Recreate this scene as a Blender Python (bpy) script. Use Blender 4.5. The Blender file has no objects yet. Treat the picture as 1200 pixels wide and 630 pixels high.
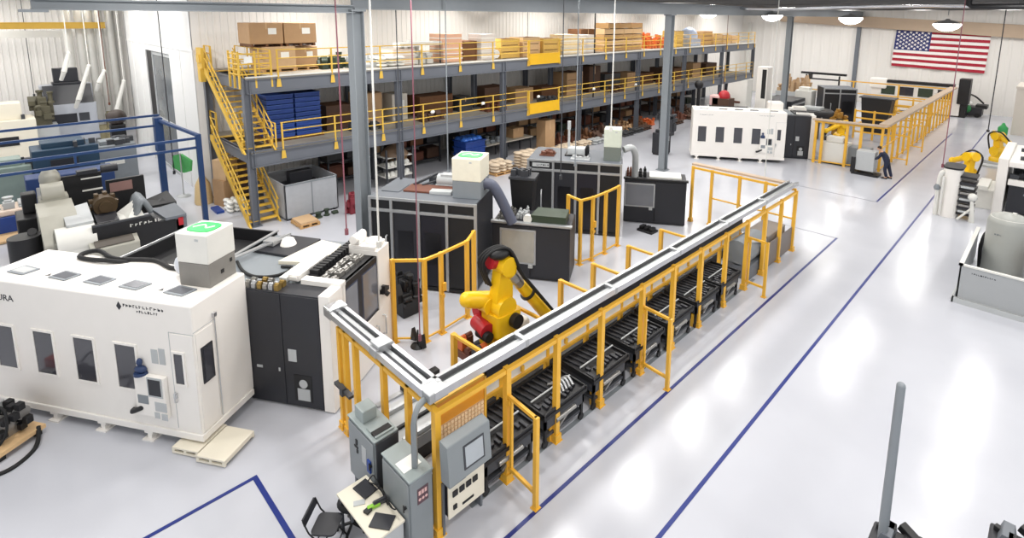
import bpy, bmesh, math, random
from mathutils import Vector, Matrix
random.seed(7)
SC = bpy.context.scene
COL = SC.collection
PI = math.pi
# ------------------------------------------------------------------ camera
FPX, CX, CY = 638.745, 621.45, 125.89
YAW, PITCH, ROLL, DM = [math.radians(a) for a in (44.60660224, 9.50016658, -0.46118494, 32.55114814)]
CAMZ = 8.5
_f = Vector((-math.sin(YAW)*math.cos(PITCH), math.cos(YAW)*math.cos(PITCH), -math.sin(PITCH)))
_r = Vector((math.cos(YAW), math.sin(YAW), 0)); _d = _f.cross(_r)
RIGHT = _r*math.cos(ROLL)+_d*math.sin(ROLL); DOWN = -_r*math.sin(ROLL)+_d*math.cos(ROLL)
ORG = Vector((0, 0, CAMZ))
UU = Vector((math.cos(DM), math.sin(DM), 0)); WW = Vector((-math.sin(DM), math.cos(DM), 0))
def ray(x, y): return RIGHT*((x-CX)/FPX)+DOWN*((y-CY)/FPX)+_f
def at(x, y, z=0.0):
    d = ray(x, y); return ORG+d*((z-CAMZ)/d.z)
def on_plane(x, y, n, c):
    d = ray(x, y); return ORG+d*((c-n.dot(ORG))/n.dot(d))
def onX(x, y, c): return on_plane(x, y, Vector((1, 0, 0)), c)
def onY(x, y, c): return on_plane(x, y, Vector((0, 1, 0)), c)
def uw(u, w, z=0): v = UU*u+WW*w; return Vector((v.x, v.y, z))
cam_d = bpy.data.cameras.new('camera'); cam = bpy.data.objects.new('camera', cam_d); COL.objects.link(cam)
m = Matrix((RIGHT, -DOWN, -_f)).transposed().to_4x4(); m.translation = ORG
cam.matrix_world = m
cam_d.sensor_width = 36; cam_d.lens = FPX/1200*36
cam_d.shift_x = -(CX-600)/1200; cam_d.shift_y = (CY-315)/1200
cam_d.clip_end = 300
SC.camera = cam
SC.view_settings.view_transform = 'Standard'; SC.view_settings.look = 'None'
SC.view_settings.gamma = 1; SC.view_settings.use_curve_mapping = False
SC.view_settings.exposure = 0.45
# ------------------------------------------------------------------ materials
def lin(h):
    h = h.lstrip('#'); c = [int(h[i:i+2], 16)/255 for i in (0, 2, 4)]
    return [x/12.92 if x <= .04045 else ((x+.055)/1.055)**2.4 for x in c]
MATS = {}
def mat(name, hexc, rough=.5, metal=0., var=.08, scale=6., bump=0., coat=0., trans=0., alpha=1.):
    if name in MATS: return MATS[name]
    M = bpy.data.materials.new(name); M.use_nodes = True; nt = M.node_tree; N = nt.nodes; L = nt.links
    b = N['Principled BSDF']; c = lin(hexc)
    tc = N.new('ShaderNodeTexCoord'); no = N.new('ShaderNodeTexNoise'); no.inputs['Scale'].default_value = scale
    no.inputs['Detail'].default_value = 3
    L.new(tc.outputs['Object'], no.inputs['Vector'])
    mx = N.new('ShaderNodeMix'); mx.data_type = 'RGBA'
    mx.inputs[6].default_value = [max(0, x*(1-var)) for x in c]+[1]
    mx.inputs[7].default_value = [min(1, x*(1+var)) for x in c]+[1]
    L.new(no.outputs['Fac'], mx.inputs[0]); L.new(mx.outputs[2], b.inputs['Base Color'])
    b.inputs['Roughness'].default_value = rough; b.inputs['Metallic'].default_value = metal
    b.inputs['Coat Weight'].default_value = coat
    if trans: b.inputs['Transmission Weight'].default_value = trans
    if alpha < 1: b.inputs['Alpha'].default_value = alpha
    if bump:
        bp = N.new('ShaderNodeBump'); bp.inputs['Strength'].default_value = bump; bp.inputs['Distance'].default_value = .02
        L.new(no.outputs['Fac'], bp.inputs['Height']); L.new(bp.outputs['Normal'], b.inputs['Normal'])
    MATS[name] = M; return M
def emat(name, hexc, s):
    M = bpy.data.materials.new(name); M.use_nodes = True; nt = M.node_tree
    b = nt.nodes['Principled BSDF']; c = lin(hexc)
    b.inputs['Base Color'].default_value = c+[1]; b.inputs['Emission Color'].default_value = c+[1]
    b.inputs['Emission Strength'].default_value = s; MATS[name] = M; return M
WHITE = mat('white_enamel', 'ECE8E2', .38, 0, .03, 2)
CREAM = mat('cream_enamel', 'E4DDCB', .45, 0, .04, 2)
OFFW = mat('off_white_paint', 'D9D8D2', .5, 0, .05, 3)
LGREY = mat('light_grey_paint', 'B4B7B8', .45, 0, .05, 3)
MGREY = mat('mid_grey_paint', '7F858A', .5, 0, .06, 3)
STEELG = mat('steel_grey_paint', '666B72', .5, 0, .06, 3)
DGREY = mat('dark_grey_paint', '3A3C41', .5, 0, .06, 3)
CHAR = mat('charcoal_paint', '25262C', .45, 0, .06, 3)
BLACK = mat('black_paint', '131316', .5, 0, .1, 4)
RUBBER = mat('black_rubber', '131315', .7, 0, .1, 8)
GLASS = mat('dark_window_glass', '3C3C42', .15, 0, .15, 1.2, coat=.5)
GLASSL = mat('grey_window_glass', '6C6E74', .15, 0, .15, 1.2, coat=.5)
SILVER = mat('brushed_aluminium', 'C9CACC', .28, .85, .06, 10)
ALU = mat('matt_aluminium', 'B0B2B4', .4, .6, .06, 10)
CHROME = mat('chrome', 'D8D8DA', .12, 1, .04, 6)
YEL = mat('safety_yellow_paint', 'E6B03A', .42, 0, .07, 4)
YELD = mat('mezzanine_yellow_paint', 'D8B045', .5, 0, .08, 4)
RYEL = mat('robot_yellow_paint', 'F3C31A', .32, 0, .06, 5)
ORANGE = mat('orange_paint', 'C8612A', .5, 0, .12, 6)
RED = mat('red_plastic', 'B0202A', .4, 0, .08, 5)
PINK = mat('pink_rubber', '86505C', .5, 0, .08, 5)
BLUE = mat('blue_frame_paint', '1B3C6C', .42, 0, .08, 4)
DBLUE = mat('dark_blue_plastic', '1B3F8C', .5, 0, .12, 8)
TEAL = mat('teal_paint', '1E3B52', .5, 0, .1, 3)
TAPE = mat('blue_floor_tape', '1F2F78', .3, 0, .1, 5)
TAPEG = mat('grey_floor_tape', '8B8F9C', .3, 0, .1, 5)
GREEN = mat('green_plastic', '35C060', .4, 0, .08, 5)
GREENP = mat('pale_green_grey_paint', '97A1A1', .42, 0, .05, 3)
GREYG = mat('grey_cabinet_paint', '82888B', .42, 0, .05, 3)
CARD = mat('brown_cardboard', 'B4916B', .75, 0, .1, 3)
CARDL = mat('pale_cardboard', 'C6A680', .75, 0, .1, 3)
WOOD = mat('raw_pallet_wood', 'C39A66', .7, 0, .2, 14)
WOODL = mat('pale_timber', 'DDB98A', .65, 0, .15, 14)
WOODD = mat('dark_timber', '6A4528', .7, 0, .25, 10)
PAPER = mat('white_paper', 'EFEFEA', .6, 0, .03, 5)
SHRINK = mat('pale_shrink_wrap', 'E2CDBB', .3, 0, .1, 6)
SACK = mat('pale_sack_cloth', 'D8C6AE', .8, 0, .15, 8)
BROWN = mat('rust_brown_metal', '6B4030', .6, .2, .25, 8)
DKGRN = mat('dark_green_paint', '2E3B2C', .5, 0, .2, 5)
NAVY = mat('navy_cloth', '20263C', .85, 0, .15, 20)
SKIN = mat('skin', 'C79A7E', .55, 0, .05, 20)
HAIR = mat('dark_hair', '2B211C', .7, 0, .2, 40)
TAN = mat('tan_paint', 'B7A28C', .6, 0, .05, 2)
BEIGE = mat('beige_paint', 'CFC7BC', .6, 0, .04, 2)
CONC = mat('deck_board', '9B9488', .7, 0, .1, 2)
DECKU = mat('deck_underside', '4C4A4A', .8, 0, .1, 2)
STEELW = mat('bare_machined_steel', '9C9A96', .35, .7, .15, 9)
SCREEN = mat('matt_screen', 'A9AFB4', .3)
# ------------------------------------------------------------------ mesh builder
class MB:
    def __init__(s): s.v = []; s.f = []; s.m = []; s.s = []; s.mi = 0
    def add(s, vs, fs, smooth=False):
        o = len(s.v); s.v += [tuple(v) for v in vs]
        for f in fs: s.f.append([i+o for i in f]); s.m.append(s.mi); s.s.append(smooth)
        return s
    def box(s, x0, y0, z0, x1, y1, z1):
        x0, x1 = sorted((x0, x1)); y0, y1 = sorted((y0, y1)); z0, z1 = sorted((z0, z1))
        return s.add([(x0,y0,z0),(x1,y0,z0),(x1,y1,z0),(x0,y1,z0),(x0,y0,z1),(x1,y0,z1),(x1,y1,z1),(x0,y1,z1)],
              [(0,3,2,1),(4,5,6,7),(0,1,5,4),(1,2,6,5),(2,3,7,6),(3,0,4,7)])
    def cb(s, c, sx, sy, sz): return s.box(c[0]-sx/2, c[1]-sy/2, c[2]-sz/2, c[0]+sx/2, c[1]+sy/2, c[2]+sz/2)
    def bar(s, p, q, w, h=None, up=(0, 0, 1)):
        p = Vector(p); q = Vector(q); h = h or w; d = (q-p).normalized(); up = Vector(up)
        if abs(d.dot(up)) > .98: up = Vector((0, 1, 0))
        a = d.cross(up).normalized()*w/2; b = a.cross(d).normalized()*h/2
        vs = [p-a-b, p+a-b, p+a+b, p-a+b, q-a-b, q+a-b, q+a+b, q-a+b]
        return s.add(vs, [(0,1,2,3),(7,6,5,4),(4,5,1,0),(5,6,2,1),(6,7,3,2),(7,4,0,3)])
    def cyl(s, p, q, r, r2=None, n=14):
        p = Vector(p); q = Vector(q); r2 = r if r2 is None else r2; d = (q-p).normalized()
        up = Vector((0, 0, 1)) if abs(d.z) < .95 else Vector((1, 0, 0))
        a = d.cross(up).normalized(); b = d.cross(a)
        A = [p+(a*math.cos(2*PI*i/n)+b*math.sin(2*PI*i/n))*r for i in range(n)]
        B = [q+(a*math.cos(2*PI*i/n)+b*math.sin(2*PI*i/n))*r2 for i in range(n)]
        s.add(A+B, [(i, (i+1) % n, n+(i+1) % n, n+i) for i in range(n)], True)
        s.add(A, [tuple(range(n-1, -1, -1))]); s.add(B, [tuple(range(n))]); return s
    def tube(s, pts, r, n=7, smooth=0):
        P = [Vector(p) for p in pts]
        if smooth and len(P) > 2:
            Q = []
            for i in range(len(P)-1):
                a = P[max(i-1, 0)]; b = P[i]; c = P[i+1]; d = P[min(i+2, len(P)-1)]
                for k in range(smooth):
                    t = k/smooth
                    Q.append(.5*((2*b)+(c-a)*t+(2*a-5*b+4*c-d)*t*t+(3*b-a-3*c+d)*t**3))
            Q.append(P[-1]); P = Q
        rings = []; a = None
        for i, p in enumerate(P):
            d = (P[min(i+1, len(P)-1)]-P[max(i-1, 0)])
            d = d.normalized() if d.length > 1e-9 else Vector((0, 0, 1))
            if a is None:
                up = Vector((0, 0, 1)) if abs(d.z) < .9 else Vector((1, 0, 0)); a = d.cross(up).normalized()
            else:
                a = a-d*a.dot(d)
                a = a.normalized() if a.length > 1e-6 else d.orthogonal().normalized()
            b = d.cross(a)
            rings.append([p+(a*math.cos(2*PI*k/n)+b*math.sin(2*PI*k/n))*r for k in range(n)])
        vs = [v for g in rings for v in g]
        fs = [(i*n+k, i*n+(k+1) % n, (i+1)*n+(k+1) % n, (i+1)*n+k) for i in range(len(P)-1) for k in range(n)]
        s.add(vs, fs, True); s.add(rings[0], [tuple(range(n-1, -1, -1))]); s.add(rings[-1], [tuple(range(n))]); return s
    def lathe(s, c, prof, n=24, smooth=True):
        c = Vector(c); vs = []
        for r, z in prof:
            for k in range(n): vs.append(c+Vector((r*math.cos(2*PI*k/n), r*math.sin(2*PI*k/n), z)))
        fs = [(i*n+k, i*n+(k+1) % n, (i+1)*n+(k+1) % n, (i+1)*n+k) for i in range(len(prof)-1) for k in range(n)]
        s.add(vs, fs, smooth)
        s.add(vs[:n], [tuple(range(n-1, -1, -1))]); s.add(vs[-n:], [tuple(range(n))]); return s
    def prism(s, pts, vec, smooth=False):
        P = [Vector(p) for p in pts]; v = Vector(vec); n = len(P)
        nn = Vector((0, 0, 0))
        for i in range(n): nn += P[i].cross(P[(i+1) % n])
        if nn.dot(v) > 0: P = P[::-1]
        Q = [p+v for p in P]
        s.add(P, [tuple(range(n))]); s.add(Q, [tuple(range(n-1, -1, -1))])
        s.add(P+Q, [(i, n+i, n+(i+1) % n, (i+1) % n) for i in range(n)], smooth); return s
    def ball(s, c, rx, ry=None, rz=None, nu=12, nv=8):
        ry = ry or rx; rz = rz or rx; vs = []; c = Vector(c)
        for j in range(nv+1):
            t = PI*j/nv
            for i in range(nu):
                a = 2*PI*i/nu; vs.append(c+Vector((rx*math.sin(t)*math.cos(a), ry*math.sin(t)*math.sin(a), -rz*math.cos(t))))
        fs = [(j*nu+i, j*nu+(i+1) % nu, (j+1)*nu+(i+1) % nu, (j+1)*nu+i) for j in range(nv) for i in range(nu)]
        return s.add(vs, fs, True)
    def rbox(s, x0, y0, x1, y1, z0, z1, r, n=5):       # box with rounded vertical corners
        pts = []
        for cx, cy, a0 in ((x1-r, y1-r, 0), (x0+r, y1-r, 90), (x0+r, y0+r, 180), (x1-r, y0+r, 270)):
            for k in range(n+1):
                a = math.radians(a0+90*k/n); pts.append((cx+r*math.cos(a), cy+r*math.sin(a), z0))
        return s.prism(pts, (0, 0, z1-z0), True)
    def build(s, name, mats, parent=None, bevel=0.):
        me = bpy.data.meshes.new(name); me.from_pydata(s.v, [], s.f)
        if not isinstance(mats, (list, tuple)): mats = [mats]
        for M in mats: me.materials.append(M)
        me.polygons.foreach_set('material_index', s.m); me.polygons.foreach_set('use_smooth', s.s)
        me.validate(); me.update()
        o = bpy.data.objects.new(name, me); COL.objects.link(o)
        if parent: o.parent = parent
        if bevel:
            b = o.modifiers.new('bevel', 'BEVEL'); b.width = bevel; b.segments = 2; b.limit_method = 'ANGLE'
        return o
LABELS = {}
def tag(o, label, cat, group=None, kind=None):
    o['label'] = label; o['category'] = cat
    if group: o['group'] = group
    if kind: o['kind'] = kind
    if label in LABELS and not group: print('DUP LABEL', label)
    LABELS[label] = 1
    return o
def thing(name, label, cat, loc=(0, 0, 0), rotz=0., group=None):
    o = bpy.data.objects.new(name, None); COL.objects.link(o); o.empty_display_size = .2
    o.location = loc; o.rotation_euler = (0, 0, rotz)
    return tag(o, label, cat, group)
def struct(name, mb, M, bevel=0.):
    o = mb.build(name, M, None, bevel); o['kind'] = 'structure'; return o
def dup(root, loc=None, rotz=None, label=None, group=None, scale=None):
    r = root.copy(); COL.objects.link(r)
    if loc is not None: r.location = loc
    if rotz is not None: r.rotation_euler = (0, 0, rotz)
    if scale is not None: r.scale = scale
    if label: r['label'] = label; LABELS[label] = 1
    if group: r['group'] = group
    for ch in list(root.children):
        c = ch.copy(); COL.objects.link(c); c.parent = r
        for g in list(ch.children):
            d = g.copy(); COL.objects.link(d); d.parent = c
    return r
ORD = ['first','second','third','fourth','fifth','sixth','seventh','eighth','ninth','tenth','eleventh','twelfth','thirteenth',
       'fourteenth','fifteenth','sixteenth','seventeenth','eighteenth','nineteenth','twentieth']
def text_mesh(name, s, size, M, parent, loc, rot, depth=.004, align='LEFT', sx=1.0):
    cu = bpy.data.curves.new(name, 'FONT'); cu.body = s; cu.size = size; cu.extrude = depth; cu.align_x = align
    t = bpy.data.objects.new(name, cu); COL.objects.link(t)
    dg = bpy.context.evaluated_depsgraph_get(); me = bpy.data.meshes.new_from_object(t.evaluated_get(dg))
    bpy.data.objects.remove(t); me.materials.clear(); me.materials.append(M)
    o = bpy.data.objects.new(name, me); COL.objects.link(o); o.parent = parent
    o.location = loc; o.rotation_euler = rot; o.scale = (sx, 1, 1); return o
# ------------------------------------------------------------------ the setting
def floor_mat():
    M = bpy.data.materials.new('white_epoxy_floor'); M.use_nodes = True; nt = M.node_tree; N = nt.nodes; L = nt.links
    b = N['Principled BSDF']; tc = N.new('ShaderNodeTexCoord')
    n1 = N.new('ShaderNodeTexNoise'); n1.inputs['Scale'].default_value = .25; n1.inputs['Detail'].default_value = 5
    L.new(tc.outputs['Object'], n1.inputs['Vector'])
    r = N.new('ShaderNodeValToRGB'); r.color_ramp.elements[0].position = .3; r.color_ramp.elements[1].position = .75
    r.color_ramp.elements[0].color = lin('B9BBC3')+[1]; r.color_ramp.elements[1].color = lin('C6C8CF')+[1]
    L.new(n1.outputs['Fac'], r.inputs[0]); L.new(r.outputs[0], b.inputs['Base Color'])
    n2 = N.new('ShaderNodeTexNoise'); n2.inputs['Scale'].default_value = 1.5; n2.inputs['Detail'].default_value = 4
    L.new(tc.outputs['Object'], n2.inputs['Vector'])
    mr = N.new('ShaderNodeMapRange'); mr.inputs[3].default_value = .12; mr.inputs[4].default_value = .26
    L.new(n2.outputs['Fac'], mr.inputs[0]); L.new(mr.outputs[0], b.inputs['Roughness'])
    return M
struct('floor', MB().box(-75, -14, -.2, 26, 78, 0), floor_mat())
WALLM = mat('white_metal_siding', 'E4E1DC', .5, 0, .03, .6)
WALLB = mat('bright_white_panel', 'E8E8E6', .5, 0, .02, .6)
ROOFM = mat('roof_deck_metal', '8C8A88', .6, 0, .08, .6)
def siding(p, q, z0, z1, pitch=.3, d=.03, th=.12):
    """ribbed metal wall from p to q; ribs stand on the left side of the direction p->q"""
    p = Vector((p[0], p[1], 0)); q = Vector((q[0], q[1], 0)); D = q-p; n = int(D.length/pitch); D.normalize()
    nrm = Vector((-D.y, D.x, 0)); P = []
    for i in range(n):
        for t, h in ((0, 0), (.62, 0), (.7, 1), (.92, 1)): P.append(p+D*(i+t)*pitch+nrm*h*d)
    P.append(q); m = MB()
    k = len(P); up = Vector((0, 0, 1))
    vs = [a+up*z0 for a in P]+[a+up*z1 for a in P]
    m.add(vs, [(i, i+1, k+i+1, k+i) for i in range(k-1)])
    b = [p+up*z0, q+up*z0, q+up*z1, p+up*z1]
    m.prism([v-nrm*.01 for v in b], -nrm*th); return m
WX = -28.0; WY = 6.8; FY = 64.0
struct('wall_back', siding((WX, FY), (WX, WY), 0, 10.6, .32), WALLM)
struct('wall_far', siding((14, FY), (WX, FY), 0, 10.6, .9, .035), WALLM)
# white wall of the side bay with a big glazed opening
DX0, DX1, DZ1 = -37.9, -32.4, 6.45
w = MB(); w.box(WX, WY, 0, DX1, WY+.25, 10.6); w.box(DX0, WY, 0, -43.2, WY+.25, 10.6); w.box(DX1, WY, DZ1, DX0, WY+.25, 10.6)
w.box(WX+.05, WY-.03, 6.78, -43.2, WY+.02, 6.86)
for x in (-28.05, -30.3, -39.5, -41.4): w.box(x, WY-.02, 0, x-.06, WY+.01, 6.8)
struct('wall_left', w, WALLB)
d = MB(); d.box(DX0, WY+.06, 0, DX0+1.3, WY+.16, DZ1); struct('trim_1', d, BLACK)
door = MB()
for z in (0, 2.6, 6.25): door.box(DX0+1.3, WY+.05, z, DX1, WY+.15, z+.16)
for x in (DX0+1.25, DX1-.14): door.box(x, WY+.05, 0, x+.14, WY+.15, DZ1)
dr = struct('door_1', door, LGREY)
pn = MB(); pn.box(DX0+1.3, WY+.09, .1, DX1-.05, WY+.11, DZ1-.1); pn.build('glass_pane', mat('pale_glazing', '71767A', .12, 0, .2, .5), dr)
# far left bay wall
struct('wall_end', siding((-50, 16), (-50, -14), 0, 10.6, .34, .04), WALLM)
struct('wall_side', MB().box(-50, 16, 0, -43.2, 16.2, 10.6).box(-43.3, WY, 0, -43.0, 16.2, 10.6), WALLB)
# roof deck and joists
struct('ceiling', MB().box(-50, -14, 10.6, 14, FY, 10.75), ROOFM)
JO = mat('joist_grey_paint', '6B6A69', .55, 0, .1, 3)
k = 2
for y in [18+3.0*i for i in range(15)]:
    j = MB(); x0, x1 = -27.8, 13.5
    j.bar((x0, y, 10.45), (x1, y, 10.45), .12, .12); j.bar((x0, y, 9.35), (x1, y, 9.35), .1, .1)
    n = 26
    for i in range(n):
        a = x0+(x1-x0)*i/n; b = x0+(x1-x0)*(i+.5)/n; c = x0+(x1-x0)*(i+1)/n
        j.bar((a, y, 9.38), (b, y, 10.42), .05, .05, (0, 1, 0)); j.bar((b, y, 10.42), (c, y, 9.38), .05, .05, (0, 1, 0))
    struct('trim_%d' % k, j, JO); k += 1
# long girder carrying the row of columns
g = MB(); GXC = -15.6
g.box(GXC-.2, .9, 8.55, GXC+.2, 8.1, 8.58); g.box(GXC-.06, .9, 8.58, GXC+.06, 8.1, 8.75); g.box(GXC-.2, .9, 8.75, GXC+.2, 8.1, 8.79)
g.box(GXC-.28, .7, 8.5, GXC+.28, 1.15, 8.56)
g.box(GXC-.2, 8.1, 8.66, GXC+.2, FY, 8.7); g.box(GXC-.06, 8.1, 8.7, GXC+.06, FY, 9.2); g.box(GXC-.2, 8.1, 9.2, GXC+.2, FY, 9.24)
struct('trim_%d' % k, g, MGREY); k += 1
# tan rake beam on the far wall
tb = MB(); tb.prism([(-23.5, FY-.5, 8.15), (6, FY-.5, 6.4), (6, FY-.5, 7.6), (-23.5, FY-.5, 9.2)], (0, .4, 0)); struct('trim_%d' % k, tb, TAN); k += 1
# dark and pale posts on the far wall
for x, M in ((-15.7, STEELG), (-22.6, LGREY), (-1.6, OFFW), (-27, OFFW)):
    pz = MB(); pz.box(x-.18, FY-.3, 0, x+.18, FY-.127, 8); pz.box(x-.04, FY-.127, 0, x+.04, FY-.05, 8); pz.box(x-.18, FY-.08, 0, x+.18, FY-.05, 8)
    struct('trim_%d' % k, pz, M); k += 1
# floor tape
def tape(p, q, wd, M, z=.004):
    global k
    m_ = MB(); m_.bar((p[0], p[1], z), (q[0], q[1], z), wd, .004); struct('trim_%d' % k, m_, M); k += 1
tape((-5.65, 2.5), (-5.65, 22.96), .075, TAPE); tape((-5.65, 29.05), (-5.65, 51.2), .075, TAPE)
tape((-3.88, 3.5), (-3.88, 56), .075, TAPE)
tape((-5.6, 22.93), (-9.4, 22.93), .06, TAPEG); tape((-5.6, 29.02), (-10.4, 29.02), .06, TAPEG)
tape((-9.83, 2.79), (-9.83, -2), .075, TAPE, .005); tape((-9.86, 2.75), (-6.9, 2.75), .09, TAPE)
# steel columns of the hall
def column(y, label):
    t = thing('steel_column', label, 'column', (GXC, y, 0))
    s = MB(); a = .19
    s.box(-a, -a, 0, a, -a+.03, 8.66); s.box(-a, a-.03, 0, a, a, 8.66); s.box(-.015, -a+.03, 0, .015, a-.03, 8.66)
    s.build('shaft', MGREY, t)
    b = MB(); b.box(-.28, -.28, 0, .28, .28, .03)
    for sx in (-1, 1):
        for sy in (-1, 1): b.cyl((sx*.22, sy*.22, .03), (sx*.22, sy*.22, .08), .025, None, 8)
    b.build('base_plate', MGREY, t)
    c = MB(); c.box(-.24, -.24, 8.6, .24, .24, 8.66); c.build('cap_plate', MGREY, t); return t
column(8.2, 'tall grey steel column standing left of centre before the mezzanine')
column(26.5, 'tall grey steel column on bare floor between the dark and far white machines')
column(44.2, 'tall grey steel column rising behind the far white machining centre')
# high bay lamps that show under the roof, then the rest of the lamp grid and an added far fill row as lights
LENS = emat('lamp_lens', 'FFFBF2', 9)
for (px, py, lab) in ((830, 15, 'glowing round high bay lamp above the far end of the mezzanine'),
                      (905, 18, 'glowing round high bay lamp just left of the farthest steel column'),
                      (997, 21, 'glowing round high bay lamp between the farthest column and the flag'),
                      (1110, 28, 'glowing round high bay lamp hanging in front of the flag')):
    p = onY(px, py, 40)
    t = thing('high_bay_lamp', lab, 'lamp', (p.x, p.y, p.z), 0, 'high bay lamps under the roof')
    h = MB(); h.lathe((0, 0, 0), [(.66, .0), (.64, .05), (.4, .16), (.12, .22), (.08, .3)], 28); h.build('housing', ALU, t)
    h = MB(); h.lathe((0, 0, 0), [(.06, -.42), (.3, -.38), (.55, -.24), (.68, -.08), (.68, 0.0)], 28); h.build('lens', LENS, t)
    h = MB(); h.cyl((0, 0, .5), (0, 0, 10.6-p.z), .015); h.build('stem', STEELG, t)
def lamp(x, y, z, pw, size=1.1):
    l = bpy.data.lights.new('lamp_and_fill', 'AREA'); l.shape = 'DISK'; l.size = size; l.energy = pw; l.color = (1, .975, .94)
    o = bpy.data.objects.new('lamp_and_fill', l); COL.objects.link(o); o.location = (x, y, z); return o
LP = 165
for x in (-1.4, -6.5, -10.0, -13.2, 3.2):
    for y in (-1.2, 3.1, 7.4, 11.7, 16, 20.3, 24.6, 28.9, 33.2, 46, 52, 58):
        if (x == -6.5 and y < 28) or (x == -10.0 and y > 28): continue
        lamp(x, y, 9.3, LP*(.72 if y < 18 else .58), 1.0)
for x in (-18.5, -24.5):
    for y in (3, 11.5, 20, 28.5, 37, 46, 55): lamp(x, y, 9.8, LP*1.6)
for x in (-32, -39, -46):
    for y in (-8, 0, 5): lamp(x, y, 9.8, LP*1.3)
for x in (-22, -16, -10, -4):  # extra fill lights, added to brighten the far wall, not part of the grid
    lamp(x, 59.5, 9.6, LP*.95)
W_ = bpy.data.worlds.new('World'); SC.world = W_; W_.use_nodes = True
W_.node_tree.nodes['Background'].inputs[0].default_value = (.95, .97, 1, 1); W_.node_tree.nodes['Background'].inputs[1].default_value = .8
# flag on the far wall
def flag():
    P = onY(1051, 35, FY-.12); Q = onY(1162, 40, FY-.12); B = onY(1046, 77, FY-.12)
    Wd = (Q-P).length; Hh = (P-B).length
    t = thing('flag', 'large striped flag with starred blue corner hung on the far wall', 'flag', (P.x, FY-.12, P.z))
    t.rotation_euler = (0, math.atan2(P.z-Q.z, Q.x-P.x), 0)
    NX = 40; cant = .4; bl = MB()
    def wave(x, z): return .06*math.sin(x*2.1+z*.8)+.03*math.sin(x*5+1-z*1.3)-.06
    def quad(x0, x1, z0, z1, mi):
        bl.mi = mi; n = max(2, int(NX*(x1-x0)/Wd))
        for i in range(n):
            a = x0+(x1-x0)*i/n; b = x0+(x1-x0)*(i+1)/n
            f = [(a, wave(a, z0), z0), (b, wave(b, z0), z0), (b, wave(b, z1), z1), (a, wave(a, z1), z1)]
            bl.add(f, [(0, 1, 2, 3)], True); bl.add([(x, y+.015, z) for x, y, z in f], [(3, 2, 1, 0)], True)
    h = Hh/13
    for i in range(13):
        quad(cant*Wd if i < 7 else 0, Wd, -(i+1)*h, -i*h, i % 2)
    for i in range(7): quad(0, cant*Wd, -(i+1)*h, -i*h, 2)
    bl.build('cloth', [mat('flag_red', 'A3172F', .7), mat('flag_white', 'EDE9E6', .7), mat('flag_blue', '28306B', .7)], t)
    st = MB(); cw = cant*Wd; ch = 7*h
    for r in range(9):
        for c in range(6 if r % 2 == 0 else 5):
            x = cw*(2*c+1+(r % 2))/12; z = -ch*(r+1)/10; R = .15
            pts = []
            for q in range(10):
                rr = R if q % 2 == 0 else R*.4; an = PI/2+q*PI/5
                pts.append((x+rr*math.cos(an), wave(x, z)-.03, z+rr*math.sin(an)))
            st.prism(pts, (0, .012, 0))
    st.build('star_field', MATS['flag_white'], t)
flag()
# silver duct and dark pipe under the roof
m_ = MB(); m_.tube([(-19.5, 35, 9.15), (-16.5, 35.1, 9.2), (-13, 35, 9.12), (-9.5, 35, 9.2), (-6, 35, 9.25), (-2, 35, 9.2)], .16, 12, 6)
tag(m_.build('air_duct', CHROME), 'shiny silver flexible air duct slung under the roof joists', 'duct')
m_ = MB(); m_.tube([(-2.9, 26, 9.9), (-2.9, 26, 9.05), (-2.8, 26, 8.98), (3, 26, 8.98)], .1, 10, 0)
tag(m_.build('roof_pipe', BLACK), 'black pipe with a right angle bend under the roof at upper right', 'pipe')
# ------------------------------------------------------------------ white machining centre (near left) and its twin far off
def window(parent, x0, x1, z0, z1, y, name='window', glass=GLASS, slant=0.):
    """recessed pane in a white frame on the -y face"""
    f = MB(); t = .045
    f.box(x0-t, y-.025, z0-t, x1+t, y+.01, z0); f.box(x0-t, y-.025, z1, x1+t, y+.01, z1+t)
    f.box(x0-t, y-.025, z0, x0, y+.01, z1); f.box(x1, y-.025, z0, x1+t, y+.01, z1)
    o = f.build(name, WHITE, parent)
    g = MB(); g.box(x0-.005, y-.014, z0-.005, x1+.005, y+.004, z1+.005); g.build('pane', glass, o); return o
def scribble(name, M, parent, x0, x1, z, h, y, n=1, seed=1):
    """tiny illegible line of marks, as blurred as in the photograph"""
    rr = random.Random(seed); m = MB(); x = x0
    while x < x1-.02:
        wd = rr.uniform(.6, 1.1)*h
        for k in range(n):
            zz = z-k*h*1.3
            if k and (x < x0+(x1-x0)*.35): continue
            m.box(x, y-.004, zz+h*.1, x+h*.22, y, zz+h*rr.uniform(.75, 1)); m.box(x, y-.004, zz+h*rr.choice((.1, .45, .75)), x+wd*.8, y, zz+h*rr.choice((.3, .65, .95)))
        x += wd+h*.25
    return m.build(name, M, parent)
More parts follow.
